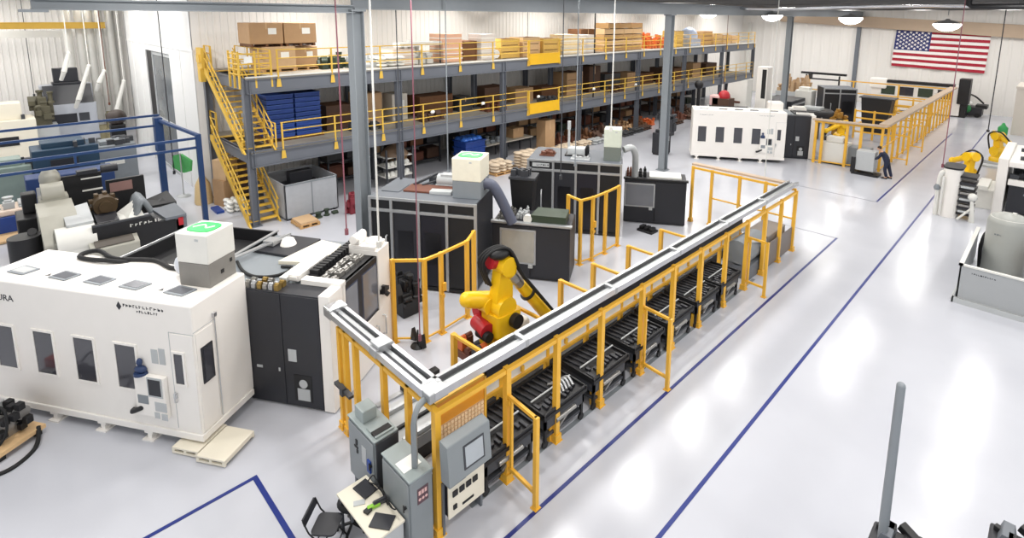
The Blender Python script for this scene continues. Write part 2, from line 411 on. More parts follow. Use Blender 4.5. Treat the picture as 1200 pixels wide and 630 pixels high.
def white_machine(name, label, u, w, near=True):
    t = thing(name, label, 'machine', uw(u, w), DM)
    e = MB(); e.box(-5.28, 0, .32, 0, 1.44, 3.05); en = e.build('enclosure', WHITE, t, .03)
    e = MB(); e.box(-5.3, -.03, .2, .03, 1.4, .34); e.build('base_skirt', WHITE, t, .012)
    e = MB(); e.box(-5.2, .25, .1, -.15, 1.35, .2); e.build('chassis', BLACK, t)
    for x in (-4.95, -3.68, -2.45, -1.29):
        e = MB(); e.box(x-.13, -.06, 0, x+.13, .22, .03); e.box(x-.05, .0, .03, x+.05, .14, .2); e.box(x-.1, -.02, .15, x+.1, .2, .2); e.build('foot', WHITE, t)
    for x in (-4.95, -3.92, -2.89, -1.87): window(t, x, x+.48, 1.1, 2.04, 0)
    # seams of the front panels
    e = MB()
    for x in (-.56,): e.box(x-.006, -.004, .4, x+.006, .002, 2.46)
    e.box(-.56, -.004, 2.455, .002, .002, 2.467); e.box(-.003, 0, 2.5, .004, .5, 2.512)
    e.build('panel_seam', LGREY, t)
    # corner door with a slot window
    dd = MB(); dd.box(-.54, -.012, .42, -.02, .0, 2.44); do = dd.build('corner_door', WHITE, t, .008)
    window(do, -.47, -.27, 1.4, 2.04, -.012)
    h = MB(); h.tube([(-.51, -.02, 1.2), (-.51, -.06, 1.18), (-.51, -.06, 1.0), (-.51, -.02, .98)], .014, 8); h.cb((-.51, -.03, 1.13), .07, .05, .1); h.build('handle', SILVER, do)
    # side door on the right face
    dd = MB(); dd.box(0, .04, .38, .014, .47, 2.46); do = dd.build('side_door', WHITE, t, .006)
    f = MB(); f.box(.01, .12, 1.36, .035, .4, 2.12); f.build('window_frame', CHAR, do)
    f = MB(); f.box(.03, .16, 1.4, .042, .36, 2.08); f.build('pane', GLASS, do)
    f = MB(); f.cyl((.03, .5, .4), (.03, .5, 2.62), .012); f.box(0, .47, 2.58, .06, .54, 2.66); f.build('lock_rod', SILVER, do)
    # operator pendant
    pn = MB(); pn.box(-1.4, -.1, .62, -.7, 0, 1.5); po = pn.build('control_panel', WHITE, t, .015)
    s = MB(); s.box(-1.08, -.112, 1.08, -.74, -.1, 1.5); s.build('screen_bezel', LGREY, po)
    s = MB(); s.box(-1.05, -.118, 1.12, -.77, -.111, 1.46); s.build('screen', CHAR, po)
    s = MB(); s.box(-1.34, -.11, .9, -1.1, -.1, 1.08); s.build('keypad', MGREY, po)
    s = MB(); s.tube([(-1.55, -.02, .66), (-1.53, -.09, .66), (-1.3, -.09, .78), (-1.28, -.02, .79)], .05, 10, 3); s.build('grip_handle', BLACK, t)
    for i, (x0, x1, z0, z1) in enumerate(((-1.02, -.87, 1.74, 2.04), (-.84, -.7, 1.74, 2.08), (-.95, -.68, .78, .98), (-.98, -.86, .62, .75), (-.82, -.68, .6, .74))):
        s = MB(); s.box(x0, -.008, z0, x1, 0, z1) if z0 > 1.6 else s.box(x0, -.108, z0, x1, -.1, z1); s.build('notice_plate', LGREY, t)
    s = MB(); s.cyl((-1.26, -.05, 1.5), (-1.26, -.05, 1.55), .13, .12); s.ball((-1.26, -.05, 1.6), .13, .08, .08); s.ball((-1.26, -.06, 1.76), .055, .055, .08); s.cyl((-1.26, -.06, 1.6), (-1.26, -.06, 1.74), .035); s.build('blue_handwheel', mat('navy_plastic', '22365C', .5), t)
    # roof lights and labels
    for i, x in enumerate((-4.62, -3.52, -2.62, -1.74, -.66)):
        s = MB(); s.prism([(x-.28, .32, 3.05), (x+.2, .28, 3.05), (x+.28, .58, 3.05), (x-.2, .64, 3.05)], (0, 0, .025)); o = s.build('roof_window', MGREY, t, .01)
        s = MB(); s.prism([(x-.22, .37, 3.075), (x+.17, .33, 3.075), (x+.22, .54, 3.075), (x-.16, .59, 3.075)], (0, 0, .006)); s.build('pane', GLASSL if i else LGREY, o)
    for x in (-4.05, -1.22):
        s = MB(); s.prism([(x-.12, .1, 3.05), (x-.05, .1, 3.05), (x+.1, .42, 3.05), (x+.03, .42, 3.05)], (0, 0, .003)); s.build('arrow_label', LGREY, t)
        s = MB(); s.prism([(x+.1, .38, 3.05), (x+.2, .4, 3.05), (x+.12, .5, 3.05)], (0, 0, .003)); s.build('arrow_tip', BLACK, t)
    if near:
        tx = text_mesh('lettering', 'MATSUURA', .19, CHAR, t, (-4.33, -.003, 2.62), (PI/2, 0, 0), .003, 'RIGHT', 1.15)
        s = MB(); s.prism([(-1.72, -.004, 2.86), (-1.66, -.004, 2.78), (-1.6, -.004, 2.86), (-1.66, -.004, 2.96)], (0, .004, 0)); s.build('diamond_mark', CHAR, t)
        scribble('maker_marks', CHAR, t, -1.56, -.62, 2.86, .07, 0, 1, 3); scribble('maker_marks', CHAR, t, -1.25, -.75, 2.77, .06, 0, 1, 4)
    else:
        scribble('maker_marks', MGREY, t, -4.9, -4.1, 2.72, .06, 0, 1, 5); scribble('maker_marks', MGREY, t, -1.5, -.7, 2.8, .06, 0, 1, 6)
    # rear unit: charcoal control cabinet, white corner, working side with a big dark door
    b = MB(); b.box(-4.0, 1.5, .1, 1.0, 4.4, 2.25); b.build('rear_body', MGREY, t)
    c = MB(); c.box(-.1, 1.46, .04, 1.72, 1.9, 2.67); co = c.build('control_cabinet', CHAR, t, .01)
    for x0, x1 in ((-.08, .8), (.815, 1.7)):
        dd = MB(); dd.box(x0, 1.44, .08, x1, 1.462, 2.64); dd.build('cabinet_door', CHAR, co, .006)
    s = MB(); s.box(.92, 1.43, 1.12, 1.12, 1.442, 1.4); s.build('latch_plate', LGREY, co)
    s = MB(); s.box(1.02, 1.432, .2, 1.45, 1.442, .82); s.build('vent_opening', BLACK, co)
    s = MB(); s.box(1.1, 1.425, .22, 1.4, 1.434, .5); s.cyl((1.25, 1.43, .62), (1.25, 1.42, .62), .1); s.build('fan_unit', LGREY, co)
    s = MB(); s.box(.12, 1.432, .86, .26, 1.442, .92); s.box(.66, 1.43, .84, .7, 1.442, .92); s.build('name_plate', LGREY, co)
    c = MB(); c.box(1.72, 1.44, .03, 1.97, 2.0, 2.72); c.box(1.0, 2.0, .03, 1.97, 2.02, 1.3); c.box(1.0, 2.02, .03, 1.97, 4.15, 1.25); c.box(1.0, 3.55, 1.25, 1.97, 4.15, 2.8); c.build('work_side_frame', WHITE, t, .012)
    c = MB(); c.prism([(1.6, 1.95, 1.25), (1.97, 1.95, 1.25), (1.97, 1.95, 2.72), (1.6, 1.95, 2.72)], (0, .12, 0)); c.build('side_panel', WHITE, t)
    c = MB(); c.box(1.82, 2.06, 1.25, 1.94, 3.56, 2.68); do = c.build('work_door', BLACK, t, .01)
    for y0, y1 in ((2.12, 2.6), (2.85, 3.5)):
        s = MB(); s.box(1.938, y0, 1.36, 1.95, y1, 2.5); s.build('pane', GLASSL, do)
        s = MB(); s.box(1.936, y0-.04, 1.32, 1.942, y1+.04, 2.54); s.build('blue_trim', mat('door_blue_trim', '2A3550', .4), do)
    s = MB(); s.tube([(1.97, 3.7, .55), (2.05, 3.7, .55), (2.05, 3.7, 1.05), (1.97, 3.7, 1.05)], .02, 8); s.tube([(1.97, 3.35, .6), (2.05, 3.35, .6), (2.05, 3.35, .95), (1.97, 3.35, .95)], .02, 8); s.build('grab_handle', SILVER, t)
    s = MB(); s.cb((2.03, 3.72, 1.72), .1, .3, .1); s.cb((2.08, 3.6, 1.8), .1, .08, .2); s.cyl((2.02, 3.8, 1.6), (2.1, 3.8, 1.55), .06); s.build('door_lock', BLACK, t)
    # roof of the rear unit
    c = MB(); c.box(1.0, 2.0, 2.62, 1.9, 3.55, 2.68); c.build('sunken_roof_plate', BLACK, t)
    c = MB(); c.box(1.0, 1.9, 2.66, 1.97, 2.1, 2.78); c.box(1.2, 3.55, 2.8, 1.9, 4.1, 2.9); c.build('roof_ledge', WHITE, t, .01)
    tb = MB(); x0, x1, y0, y1 = -4.0, -1.45, 1.75, 4.4
    tb.box(x0, y0, 2.3, x0+.06, y1, 2.66); tb.box(x1-.06, y0, 2.3, x1, y1, 2.66); tb.box(x0, y0, 2.3, x1, y0+.06, 2.66); tb.box(x0, y1-.06, 2.3, x1, y1, 2.66); tb.box(x0, y0, 2.3, x1, y1, 2.34)
    tb.build('roof_trough', BLACK, t)
    tb = MB(); tb.bar((x0, y0, 2.68), (x0, y1, 2.68), .05, .04); tb.bar((x1, 2.6, 2.68), (x1, y1, 2.68), .09, .03); tb.build('trough_rim', ALU, t)
    tb = MB(); tb.box(-1.4, 1.5, 2.25, 1.0, 4.3, 2.6); tb.build('roof_plate', MGREY, t)
    return t
m1 = white_machine('machining_center', 'long white machining centre with four front windows at near left', -8.22, 7.955)
def mist_box(name, label, u, w, z, lid, s=1.0, body=OFFW, low=MGREY, h=(.5, .62)):
    t = thing(name, label, 'mist collector', uw(u, w, z), DM)
    m = MB(); m.box(-.36*s, -.36*s, 0, .36*s, .36*s, h[0]); b = m.build('lower_box', low, t, .015)
    k = MB(); k.box(.362*s, -.06, .18, .37*s, .02, .26); k.box(.362*s, .2, .32, .37*s, .26, .4); k.build('latch', BLACK, b)
    m = MB(); m.box(-.37*s, -.37*s, h[0], .37*s, .37*s, h[0]+h[1]); c = m.build('upper_box', body, t, .025)
    k = MB(); k.box(.1, -.378*s, h[0]+h[1]-.14, .18, -.37*s, h[0]+h[1]-.09); k.build('clasp', LGREY, c)
    if lid:
        m = MB(); n = 24; pts = []
        for i in range(n):
            a = 2*PI*i/n; pts.append((.3*s*math.copysign(abs(math.cos(a))**.6, math.cos(a)), .24*s*math.copysign(abs(math.sin(a))**.6, math.sin(a)), h[0]+h[1]))
        m.prism(pts, (0, 0, .02)); m.build('green_lid', GREEN, t)
        m = MB(); m.tube([(-.2*s, -.08*s, h[0]+h[1]+.02), (-.05*s, .08*s, h[0]+h[1]+.02), (.1*s, -.06*s, h[0]+h[1]+.02), (.2*s, .06*s, h[0]+h[1]+.02)], .02, 6, 4); m.build('lid_grip', OFFW, t)
    return t
mist_box('mist_collector', 'two tone box with green lid on top of near white machine', -8.75, 9.0, 3.05, True, 1.0, OFFW, mat('warm_grey_box', '7E7B76', .5))
# the white twin, far right of centre
m1b = white_machine('machining_center', 'white machining centre with four windows in the distance right of centre', 8.14, 33.77, False)
# loose things on the near machine roof
rz = 3.05
p0 = uw(-8.22, 7.955)
t = MB(); M4x4 = Matrix.Translation(p0) @ Matrix.Rotation(DM, 4, 'Z')
def ml(x, y, z): return M4x4 @ Vector((x, y, z))
t.tube([ml(*q) for q in ((-2.4, 1.9, 2.72), (-3.0, 1.2, 3.09), (-3.9, 1.15, 3.09), (-4.15, 1.32, 3.09), (-3.9, 1.5, 3.12), (-3.2, 1.3, 3.09), (-2.3, 1.42, 3.09), (-1.6, 1.2, 3.09), (-1.1, 1.3, 3.09))], .05, 8, 6)
tag(t.build('cable_hose', RUBBER), 'thick black hose looped along rear edge of near white machine roof', 'hose')
t = MB(); t.ball(ml(-1.18, 1.1, 3.27), .2, .18, .24, 10, 7); tag(t.build('plastic_bag', mat('clear_bag', 'C9CDD6', .3)), 'pale crumpled plastic bag beside the green lidded box on white machine', 'bag')
def roof_item(name, label, cat, mb, M, bevel=0.):
    o = mb.build(name, M, None, bevel); o.matrix_world = M4x4; return tag(o, label, cat)
t = MB(); t.prism([(-1.3, 3.2, 2.61), (-.1, 3.1, 2.61), (0, 4.2, 2.61), (-1.1, 4.25, 2.61)], (0, 0, .06)); roof_item('roof_sheet', 'dark tray lying on grey rear roof of near machine beside black trough', 'tray', t, CHAR, .01)
t = MB(); t.prism([(-.2, 2.75, 2.61), (.9, 2.9, 2.61), (.75, 3.95, 2.61), (.1, 4.1, 2.61)], (0, 0, .08)); roof_item('cover_panel', 'cream cover panel lying on rear roof of near white machine', 'panel', t, CREAM, .02)
t = MB(); t.box(.66, 1.95, 2.69, .92, 3.1, 2.83); t.box(.7, 1.93, 2.72, .88, 1.96, 2.8); roof_item('roof_duct', 'wide white duct running back over near machine roof', 'duct', t, WHITE, .01)
t = MB(); t.box(.42, 1.95, 2.62, .6, 2.9, 2.74); roof_item('roof_duct', 'narrow white duct beside the wider one on near machine roof', 'duct', t, OFFW, .01)
t = MB()
t.box(.98, 2.22, 2.69, 1.2, 4.0, 2.74)
for i in range(14): t.box(.98, 2.25+i*.125, 2.7, 1.2, 2.34+i*.125, 2.84)
roof_item('cable_chain', 'black cable chain laid across near machine roof toward the white motor', 'cable chain', t, BLACK, .01)
rr = random.Random(3)
for i in range(2):
    for j in range(6):
        x = 1.4+i*.22; y = 2.2+j*.22; t = MB(); h = rr.uniform(.06, .16)
        t.cb((x, y, 2.68+h*.4), .16, .18, h*.8); t.cyl((x, y-.06, 2.68+h*.8), (x, y+.07, 2.68+h*.8), .045, None, 10)
        o = t.build('air_valve', STEELW, None, .005); o.matrix_world = M4x4; tag(o, 'one of the small metal valves on the sunken black roof plate', 'valve', 'valves on the sunken black roof plate')
t = MB(); t.cyl((1.35, 3.5, 3.05), (1.35, 4.0, 3.05), .1); t.box(1.22, 3.58, 2.9, 1.48, 3.95, 3.05); roof_item('roof_motor', 'white motor housing at far end of near machine roof', 'motor', t, WHITE, .02)
t = MB(); t.lathe((1.72, 3.85, 2.9), [(.2, 0), (.2, .08), (.13, .1)], 20); roof_item('roof_fan', 'small round white fan cover on far corner of near machine roof', 'fan', t, WHITE)
t = MB(); t.tube([(-1.2, 2.6, 2.64), (-.7, 2.2, 2.64), (-.2, 2.0, 2.66), (.2, 2.2, 2.64), (.3, 2.6, 2.64), (.0, 2.6, 2.64)], .035, 8, 6); roof_item('hose_coil', 'black hose curling over the grey roof behind the charcoal cabinet', 'hose', t, RUBBER)
for i in range(6):
    for j in range(2):
        x = -.02+i*.14; y = 1.56+j*.17; t = MB(); h = rr.uniform(.06, .15)
        t.cb((x, y, 2.67+h/2), .1, .12, h); t.cyl((x-.05, y, 2.67+h), (x+.05, y, 2.67+h), .035, None, 10)
        o = t.build('pipe_fitting', [STEELW, ALU, mat('brass', '9A8048', .4, .6)][i % 3], None, .005); o.matrix_world = M4x4; tag(o, 'one of the brass and steel fittings on top of the charcoal cabinet', 'fitting', 'fittings on top of the charcoal cabinet')
t = MB(); t.lathe((-.6, 3.7, 2.67), [(.2, 0), (.14, .15), (.03, .2)], 14); roof_item('funnel', 'small white cone standing on the dark roof tray', 'funnel', t, WHITE)
t = MB(); t.bar((-1.35, 2.3, 2.72), (-.9, 4.2, 2.72), .06, .06); t.bar((-1.2, 2.3, 2.78), (-.75, 4.0, 2.78), .04, .04); t.cb((-1.0, 3.6, 2.75), .3, .3, .12); roof_item('linear_rail', 'slim steel rail lying along the black trough on machine roof', 'rail', t, ALU)
# white step platforms under the near corner
def platform(label, loc, L, Wd):
    t = thing('step_platform', label, 'platform', loc, DM)
    m = MB(); m.box(0, 0, .11, L, Wd, .15); m.build('top_plate', CREAM, t, .006)
    m = MB()
    for y in (0, Wd-.04): m.box(0, y, .02, L, y+.04, .06)
    for x in (0, L/2-.03, L-.06): m.box(x, 0, .06, x+.06, Wd, .11)
    m.build('frame', CREAM, t)
    for x in (.05, L-.13):
        for y in (.05, Wd-.13):
            m = MB(); m.box(x, y, 0, x+.08, y+.08, .02); m.build('foot', BLACK, t)
q = at(202, 530); qu, qw = q.dot(UU), q.dot(WW)
platform('flat cream step platform half under the near white machine corner', uw(qu+.02, qw-.02), .6, .75)
platform('flat cream step platform beside the pallet under white machine corner', uw(qu+.65, qw-.1), .64, .8) if False else platform('flat cream step platform sticking out right of the white machine corner', uw(qu+.65, qw-.1), .64, .8)

# ------------------------------------------------------------------ dark machines with silver frames
def dark_machine(label, u, w, xs, depth, label_plate=False):
    """front face at local y=0, x from xs[0] to xs[-1], height 2.95"""
    t = thing('milling_machine', label, 'machine', uw(u, w), DM)
    x0, x1 = xs[0], xs[-1]
    m = MB(); m.box(x0+.03, .03, .08, x1-.03, depth, 2.9); m.build('body', CHAR, t)
    m = MB(); m.box(x0, .01, 2.9, x1, depth, 2.95); m.build('roof', STEELG, t)
    for x in xs:
        f = MB(); f.box(x-.045, -.03, .05, x+.045, .04, 2.92); f.build('frame_post', ALU, t, .006)
    for z in (2.9, 2.52):
        f = MB(); f.box(x0-.045, -.035, z-.045, x1+.045, .035, z+.045); f.build('frame_rail', ALU, t, .006)
    f = MB(); f.box(x0, -.02, .05, x1, .03, .14); f.build('plinth', BLACK, t)
    for i in range(len(xs)-1):
        p = MB(); p.box(xs[i]+.06, 0, .16, xs[i+1]-.06, .028, 2.46); po = p.build('door_panel', [BLACK, CHAR, mat('indigo_black_panel', '15141F', .5)][(0, 1, 2, 0)[i % 4]], t, .008)
        if i == 0: h = MB(); h.tube([(xs[i]+.55, 0, 1.0), (xs[i]+.55, -.08, 1.0), (xs[i]+.55, -.08, 1.7), (xs[i]+.55, 0, 1.7)], .028, 8); h.build('handle', ALU, po)
        if i in (1, 2): h = MB(); h.box(xs[i]+.2, -.01, .9, xs[i+1]-.2, .002, 1.9); h.build('pane', mat('black_glass', '18181C', .3), po)
        p = MB(); p.box(xs[i]+.06, 0, 2.6, xs[i+1]-.06, .028, 2.84); p.build('header_panel', BLACK, t)
    if label_plate:
        p = MB(); p.box(xs[0]+.16, -.006, 2.64, xs[1]-.16, .004, 2.8); o = p.build('label_strip', LGREY, t)
        scribble('label_marks', CHAR, o, xs[0]+.34, xs[1]-.2, 2.68, .07, -.006, 1, 9)
    return t
def work_unit(label, u, w, x0, x1, h, depth, win, grey):
    t = thing('loading_station', label, 'machine', uw(u, w), DM)
    m = MB(); m.box(x0, .02, .04, x1, depth, h-.06); m.build('body', CHAR, t, .01)
    m = MB(); m.box(x0-.04, -.06, h-.07, x1+.06, .1, h); m.build('top_rail', BLACK if not grey else ALU, t, .008)
    n = 2
    for i in range(n):
        a = x0+(x1-x0)*i/n; b = x0+(x1-x0)*(i+1)/n
        m = MB(); m.box(a+.02, -.02, .12, b-.02, .02, h-.14); m.build('door', CHAR, t, .01)
    a, b, z0, z1 = win
    m = MB(); m.box(a-.06, -.04, z0-.06, b+.06, -.01, z1+.06); f = m.build('window_frame', ALU, t, .006)
    m = MB(); m.box(a, -.046, z0, b, -.03, z1); m.build('pane', mat('bright_glass', 'A9A69C', .25, .3, .2, 2) if grey else GLASSL, f)
    m = MB(); m.cb((b-.1, -.06, z0-.1), .14, .08, .1); m.build('latch', LGREY, t)
    return t
dark_machine('dark milling machine with silver frame grid behind the leaning yellow fence', -4.84, 14.9, [-3.45, -2.73, -1.83, -.91, 0], 2.0)
work_unit('charcoal loading station with pale steel window behind the yellow robot', -4.72, 16.3, 0, 2.56, 1.95, 1.3, (.32, 1.4, .6, 1.66), True)
dark_machine('dark milling machine with white label strip standing behind centre', -.8, 20.5, [-3.64, -2.64, -1.74, -.84, 0], 2.0, True)
work_unit('charcoal loading station with framed reflecting window right of centre', -.71, 22.2, 0, 2.5, 1.95, 1.2, (.08, 1.2, .78, 1.68), False)
mist_box('mist_collector', 'cream and grey box with round green lid on nearer dark machine', -5.25, 15.75, 2.95, True, 1.25, mat('warm_white_paint', 'E2DDCB', .45), MGREY, (.55, .72))
mist_box('mist_collector', 'pale green and grey box on the roof of centre dark machine', -1.18, 21.15, 2.95, False, .9, mat('pale_sage_paint', 'CDD3C4', .45), mat('sage_grey_paint', '6E756F', .45), (.55, .72))
def roof_stuff(u, w, z, items):
    Mx = Matrix.Translation(uw(u, w, z)) @ Matrix.Rotation(DM, 4, 'Z')
    for name, label, cat, mb, M in items:
        o = mb.build(name, M, None, .008); o.matrix_world = Mx; tag(o, label, cat)
a = MB(); a.box(-2.6, .6, 0, -1.1, 1.3, .06)
b = MB(); b.cyl((-1.75, 1.5, .2), (-1.1, 1.5, .2), .2); b.box(-1.8, 1.3, 0, -1.0, 1.7, .08); b.box(-1.62, 1.36, .3, -1.2, 1.64, .42)
c = MB(); c.bar((-2.5, 1.2, .06), (-1.9, 1.85, .3), .08); c.bar((-2.2, 1.2, .06), (-1.7, 1.8, .14), .06); c.cb((-1.9, 1.75, .1), .5, .2, .2)
d = MB(); d.box(-3.3, .5, 0, -2.7, 1.3, .03)
e = MB(); e.bar((-1.7, .7, .05), (-1.0, .75, .05), .3, .1)
roof_stuff(-4.84, 14.9, 2.95, [('roof_cover', 'rust brown plate lying flat on nearer dark machine roof', 'plate', a, BROWN), ('roof_motor', 'grey motor with black base on nearer dark machine roof', 'motor', b, LGREY),
    ('roof_linkage', 'dark pipe linkage on nearer dark machine roof beside the motor', 'pipes', c, DGREY), ('roof_panel', 'thin grey panel at left end of nearer dark machine roof', 'panel', d, STEELG), ('roof_duct', 'grey duct in front of green lidded box on dark machine', 'duct', e, LGREY)])
a = MB(); a.box(-2.2, .8, 0, -1.5, 1.3, .3); a.box(-2.15, .78, .1, -1.55, .8, .25)
b = MB(); b.tube([(-1.48, 1.0, .05), (-1.4, 1.0, .4), (-1.42, 1.3, .04)], .06, 8, 6); b.box(-2.3, .7, 0, -1.4, 1.4, .05)
c = MB(); c.cyl((-2.2, 1.2, 0), (-2.2, 1.2, 1.1), .05); c.cyl((-2.2, 1.2, 1.0), (-2.2, 1.2, 1.35), .07)
d = MB(); 
d.box(-3.3, .5, 0, -2.7, 1.1, .05)
for i in range(14): d.cb((-3.0+rr.uniform(-.25, .25), .8+rr.uniform(-.25, .25), .1), .12, .14, .14)
e = MB()
e.box(-2.0, .2, 0, -1.25, .6, .03)
for i in range(10): e.cb((-1.62+rr.uniform(-.3, .3), .4+rr.uniform(-.12, .12), .06), .16, .12, .12)
roof_stuff(-.8, 20.5, 2.95, [('roof_motor', 'white boxy motor on centre dark machine roof', 'motor', a, LGREY), ('roof_hose', 'black hose and tray around white motor on centre machine roof', 'hose', b, BLACK),
    ('signal_mast', 'thin signal mast standing on centre dark machine roof', 'signal lamp', c, LGREY), ('roof_fittings', 'tray of small brown fittings on left part of centre machine roof', 'fittings', d, BROWN), ('roof_valves', 'rack of pale small valves along front edge of centre machine roof', 'valves', e, LGREY)])
# hose from the sage box down to the loading station
h = MB(); h.tube([uw(-.75, 21.2, 3.35), uw(-.45, 21.4, 3.4), uw(-.3, 21.7, 3.0), uw(-.3, 22.3, 2.0)], .13, 10, 8)
tag(h.build('extraction_hose', LGREY), 'grey corrugated hose curving down from the sage box', 'hose')
h = MB(); h.tube([uw(-4.85, 15.75, 3.35), uw(-4.6, 15.8, 3.3), uw(-4.45, 15.85, 3.1), uw(-4.2, 16.0, 2.5), uw(-4.0, 16.1, 2.0)], .17, 12, 5)
tag(h.build('chute_cover', mat('slate_blue_paint', '54596B', .45), None), 'slate grey sloping chute on right end of nearer dark machine', 'chute')
# tops of the loading stations
def top_stuff(u, w, z, specs):
    for name, label, cat, M, n, bx in specs:
        k_ = max(2, round(math.sqrt(n)*.8)); kk = 3 if n > 10 else 2
        for i in range(k_):
            for j in range(kk):
                cw = (bx[1]-bx[0])/k_; cd = (bx[3]-bx[2])/kk; h = rr.uniform(.5, 1)*bx[4]; m = MB()
                m.box(-cw*.4, -cd*.35, 0, cw*.4, cd*.35, h*.5); m.cyl((0, -cd*.3, h*.7), (0, cd*.3, h*.7), min(cw*.36, h*.3), None, 10); m.box(-cw*.15, -cd*.12, h*.45, cw*.15, cd*.12, h)
                o = m.build(name, M, None, .005); o.matrix_world = Matrix.Translation(uw(u, w, z)) @ Matrix.Rotation(DM, 4, 'Z') @ Matrix.Translation((bx[0]+cw*(i+.5), bx[2]+cd*(j+.5), 0)); tag(o, 'one of the '+label, cat, label)
top_stuff(-4.72, 16.3, 1.9, [('pipe_fitting', 'shiny pipe fittings on the loading station behind the robot', 'fittings', STEELW, 40, (.1, .62, .15, .9, .3)),
                             ('white_valve', 'white valves on the loading station behind the robot', 'valves', LGREY, 14, (.68, 1.05, .35, 1.0, .3))])
m = MB(); m.prism([(1.25, .1, 0), (2.4, .1, 0), (2.4, .9, 0), (1.35, .9, 0)], (0, 0, .28)); o = m.build('tool_cover', DKGRN, None, .03); o.matrix_world = Matrix.Translation(uw(-4.72, 16.3, 1.9)) @ Matrix.Rotation(DM, 4, 'Z'); tag(o, 'dark green hinged cover on loading station behind the robot', 'cover')
m = MB(); m.cyl((1.16, .05, .14), (1.16, .2, .14), .14, None, 18); m.cyl((1.16, .1, .14), (1.24, .1, .14), .03); o = m.build('crank_wheel', OFFW, None, .01); o.matrix_world = Matrix.Translation(uw(-4.72, 16.3, 1.9)) @ Matrix.Rotation(DM, 4, 'Z'); tag(o, 'white hand wheel beside the dark green cover', 'wheel')
top_stuff(-.71, 22.2, 1.9, [('pipe_fitting', 'brown pipe fittings on the right hand loading station', 'fittings', BROWN, 26, (.05, .5, .3, 1.0, .35)),
                            ('black_gauge', 'black gauges on the right hand loading station top', 'gauges', BLACK, 8, (.55, .9, .3, .8, .45))])
m = MB(); m.box(1.0, .2, 0, 2.3, 1.0, .1); o = m.build('cover_panel', OFFW, None, .02); o.matrix_world = Matrix.Translation(uw(-.71, 22.2, 1.9)) @ Matrix.Rotation(DM, 4, 'Z'); tag(o, 'white flat cover on the right hand loading station top', 'cover')
# black hopper and white cabinet between the two dark machines
q = at(700*0+590, 215, 1.0)
t = thing('chip_hopper', 'black tapered chip hopper between the two dark machines', 'hopper', uw(-4.05, 18.0), DM); t.scale = (.85, .85, 1.4)
m = MB(); m.prism([(-.5, -.4, 2.1), (.5, -.4, 2.1), (.35, -.4, 1.0), (-.35, -.4, 1.0)], (0, .8, 0)); m.build('bin', BLACK, t, .02)
m = MB(); m.box(-.55, -.45, 2.1, .55, .45, 2.16); m.build('rim', DGREY, t)
m = MB(); m.box(-.3, -.3, 0, .3, .3, 1.0); m.build('stand', CHAR, t)
m = MB()
for i in range(12): m.cb((rr.uniform(-.4, .4), rr.uniform(-.3, .3), 2.22), .2, .15, .2)
m.build('scrap', DGREY, t)
# pedal on the floor in front of the right hand loading station
a = uw(.3, 21.4); t = thing('foot_pedal', 'black foot pedal unit on floor before the right hand loading station', 'pedal', (a.x, a.y, 0))
m = MB(); m.box(-.35, -.25, 0, .35, .25, .08); m.build('base', BLACK, t, .02)
for i in range(3): m = MB(); m.cb((-.22+i*.22, 0, .14), .16, .3, .12); m.build('pedal', BLACK, t, .02)
# ------------------------------------------------------------------ yellow safety fence around the robot track
FX = -6.5
PY = [4.5, 6.05, 7.4, 8.84, 10.42, 11.85, 13.3, 14.83, 16.3, 17.7, 19.1, 20.45]
def post(m, x, y, h=2.3, s=.11):
    m.box(x-s/2, y-s/2, 0, x+s/2, y+s/2, h)
    m.box(x-s*.95, y-s*.95, 0, x+s*.95, y+s*.95, .015)
    for sx in (-1, 1):
        for sy in (-1, 1): m.cyl((x+sx*s*.72, y+sy*s*.72, .015), (x+sx*s*.72, y+sy*s*.72, .04), .012, None, 6)
    m.box(x-s*.75, y-s/2-.03, .0, x+s*.75, y+s/2+.03, .16)
fence = thing('safety_fence', 'yellow safety fence with open bays around the robot track, nearest the camera', 'fence', (FX, PY[0], 0))
def fpart(name, mb, M=YEL, bevel=0., parent=fence):
    o = mb.build(name, M, parent, bevel); o.location = (-FX, -PY[0], 0); return o
for y in PY: m = MB(); post(m, FX, y); fpart('post', m)
for i in range(len(PY)-1):
    m = MB(); m.box(FX-.04, PY[i]+.05, 2.2, FX+.04, PY[i+1]-.05, 2.28); fpart('top_rail', m)
for x in (-7.35, -8.15, -9.2, -9.62, -9.85): m = MB(); post(m, x, 4.53, 2.28, .1); fpart('post', m)
m = MB(); m.box(-9.85, 4.49, 2.2, FX, 4.57, 2.28); fpart('top_rail', m)
m = MB(); m.box(-9.85, 4.49, .12, -9.2, 4.57, .18); fpart('bottom_rail', m)
for x in (-7.6, -8.6, -9.75): m = MB(); post(m, x, 20.45, 2.4, .1); fpart('post', m)
m = MB(); m.box(-10.6, 20.41, 2.3, FX, 20.49, 2.38); fpart('top_rail', m)
m = MB(); m.box(-9.75, 20.42, 1.2, FX, 20.48, 1.25); fpart('mid_rail', m)
m = MB(); post(m, -10.6, 20.45, 2.4, .1); fpart('post', m)
m = MB(); m.box(-9.95, 4.4, 1.0, -9.3, 4.5, 1.06); m.cb((-9.6, 4.42, 1.02), .12, .1, .16); fpart('latch', m, DGREY)
# padlock hasp seen on the left post
def gate(y0, x1, h=1.75, dy=-.06):
    m = MB(); m.bar((FX, y0, h), (x1, y0+dy, h), .06); m.bar((x1, y0+dy, h+.03), (x1, y0+dy, 0), .08); m.bar((FX, y0, .3), (x1, y0+dy, .3), .06); m.bar((FX+.12, y0, .2), (FX+.12, y0, h), .05)
    m.box(x1-.07, y0+dy-.07, 0, x1+.07, y0+dy+.07, .02); fpart('swing_gate', m)
    m = MB(); m.box(FX+.05, y0-.05, h-.15, FX+.11, y0+.05, h-.05); fpart('hinge', m)
gate(6.05, -5.7); gate(10.42, -5.7); gate(16.3, -5.83)
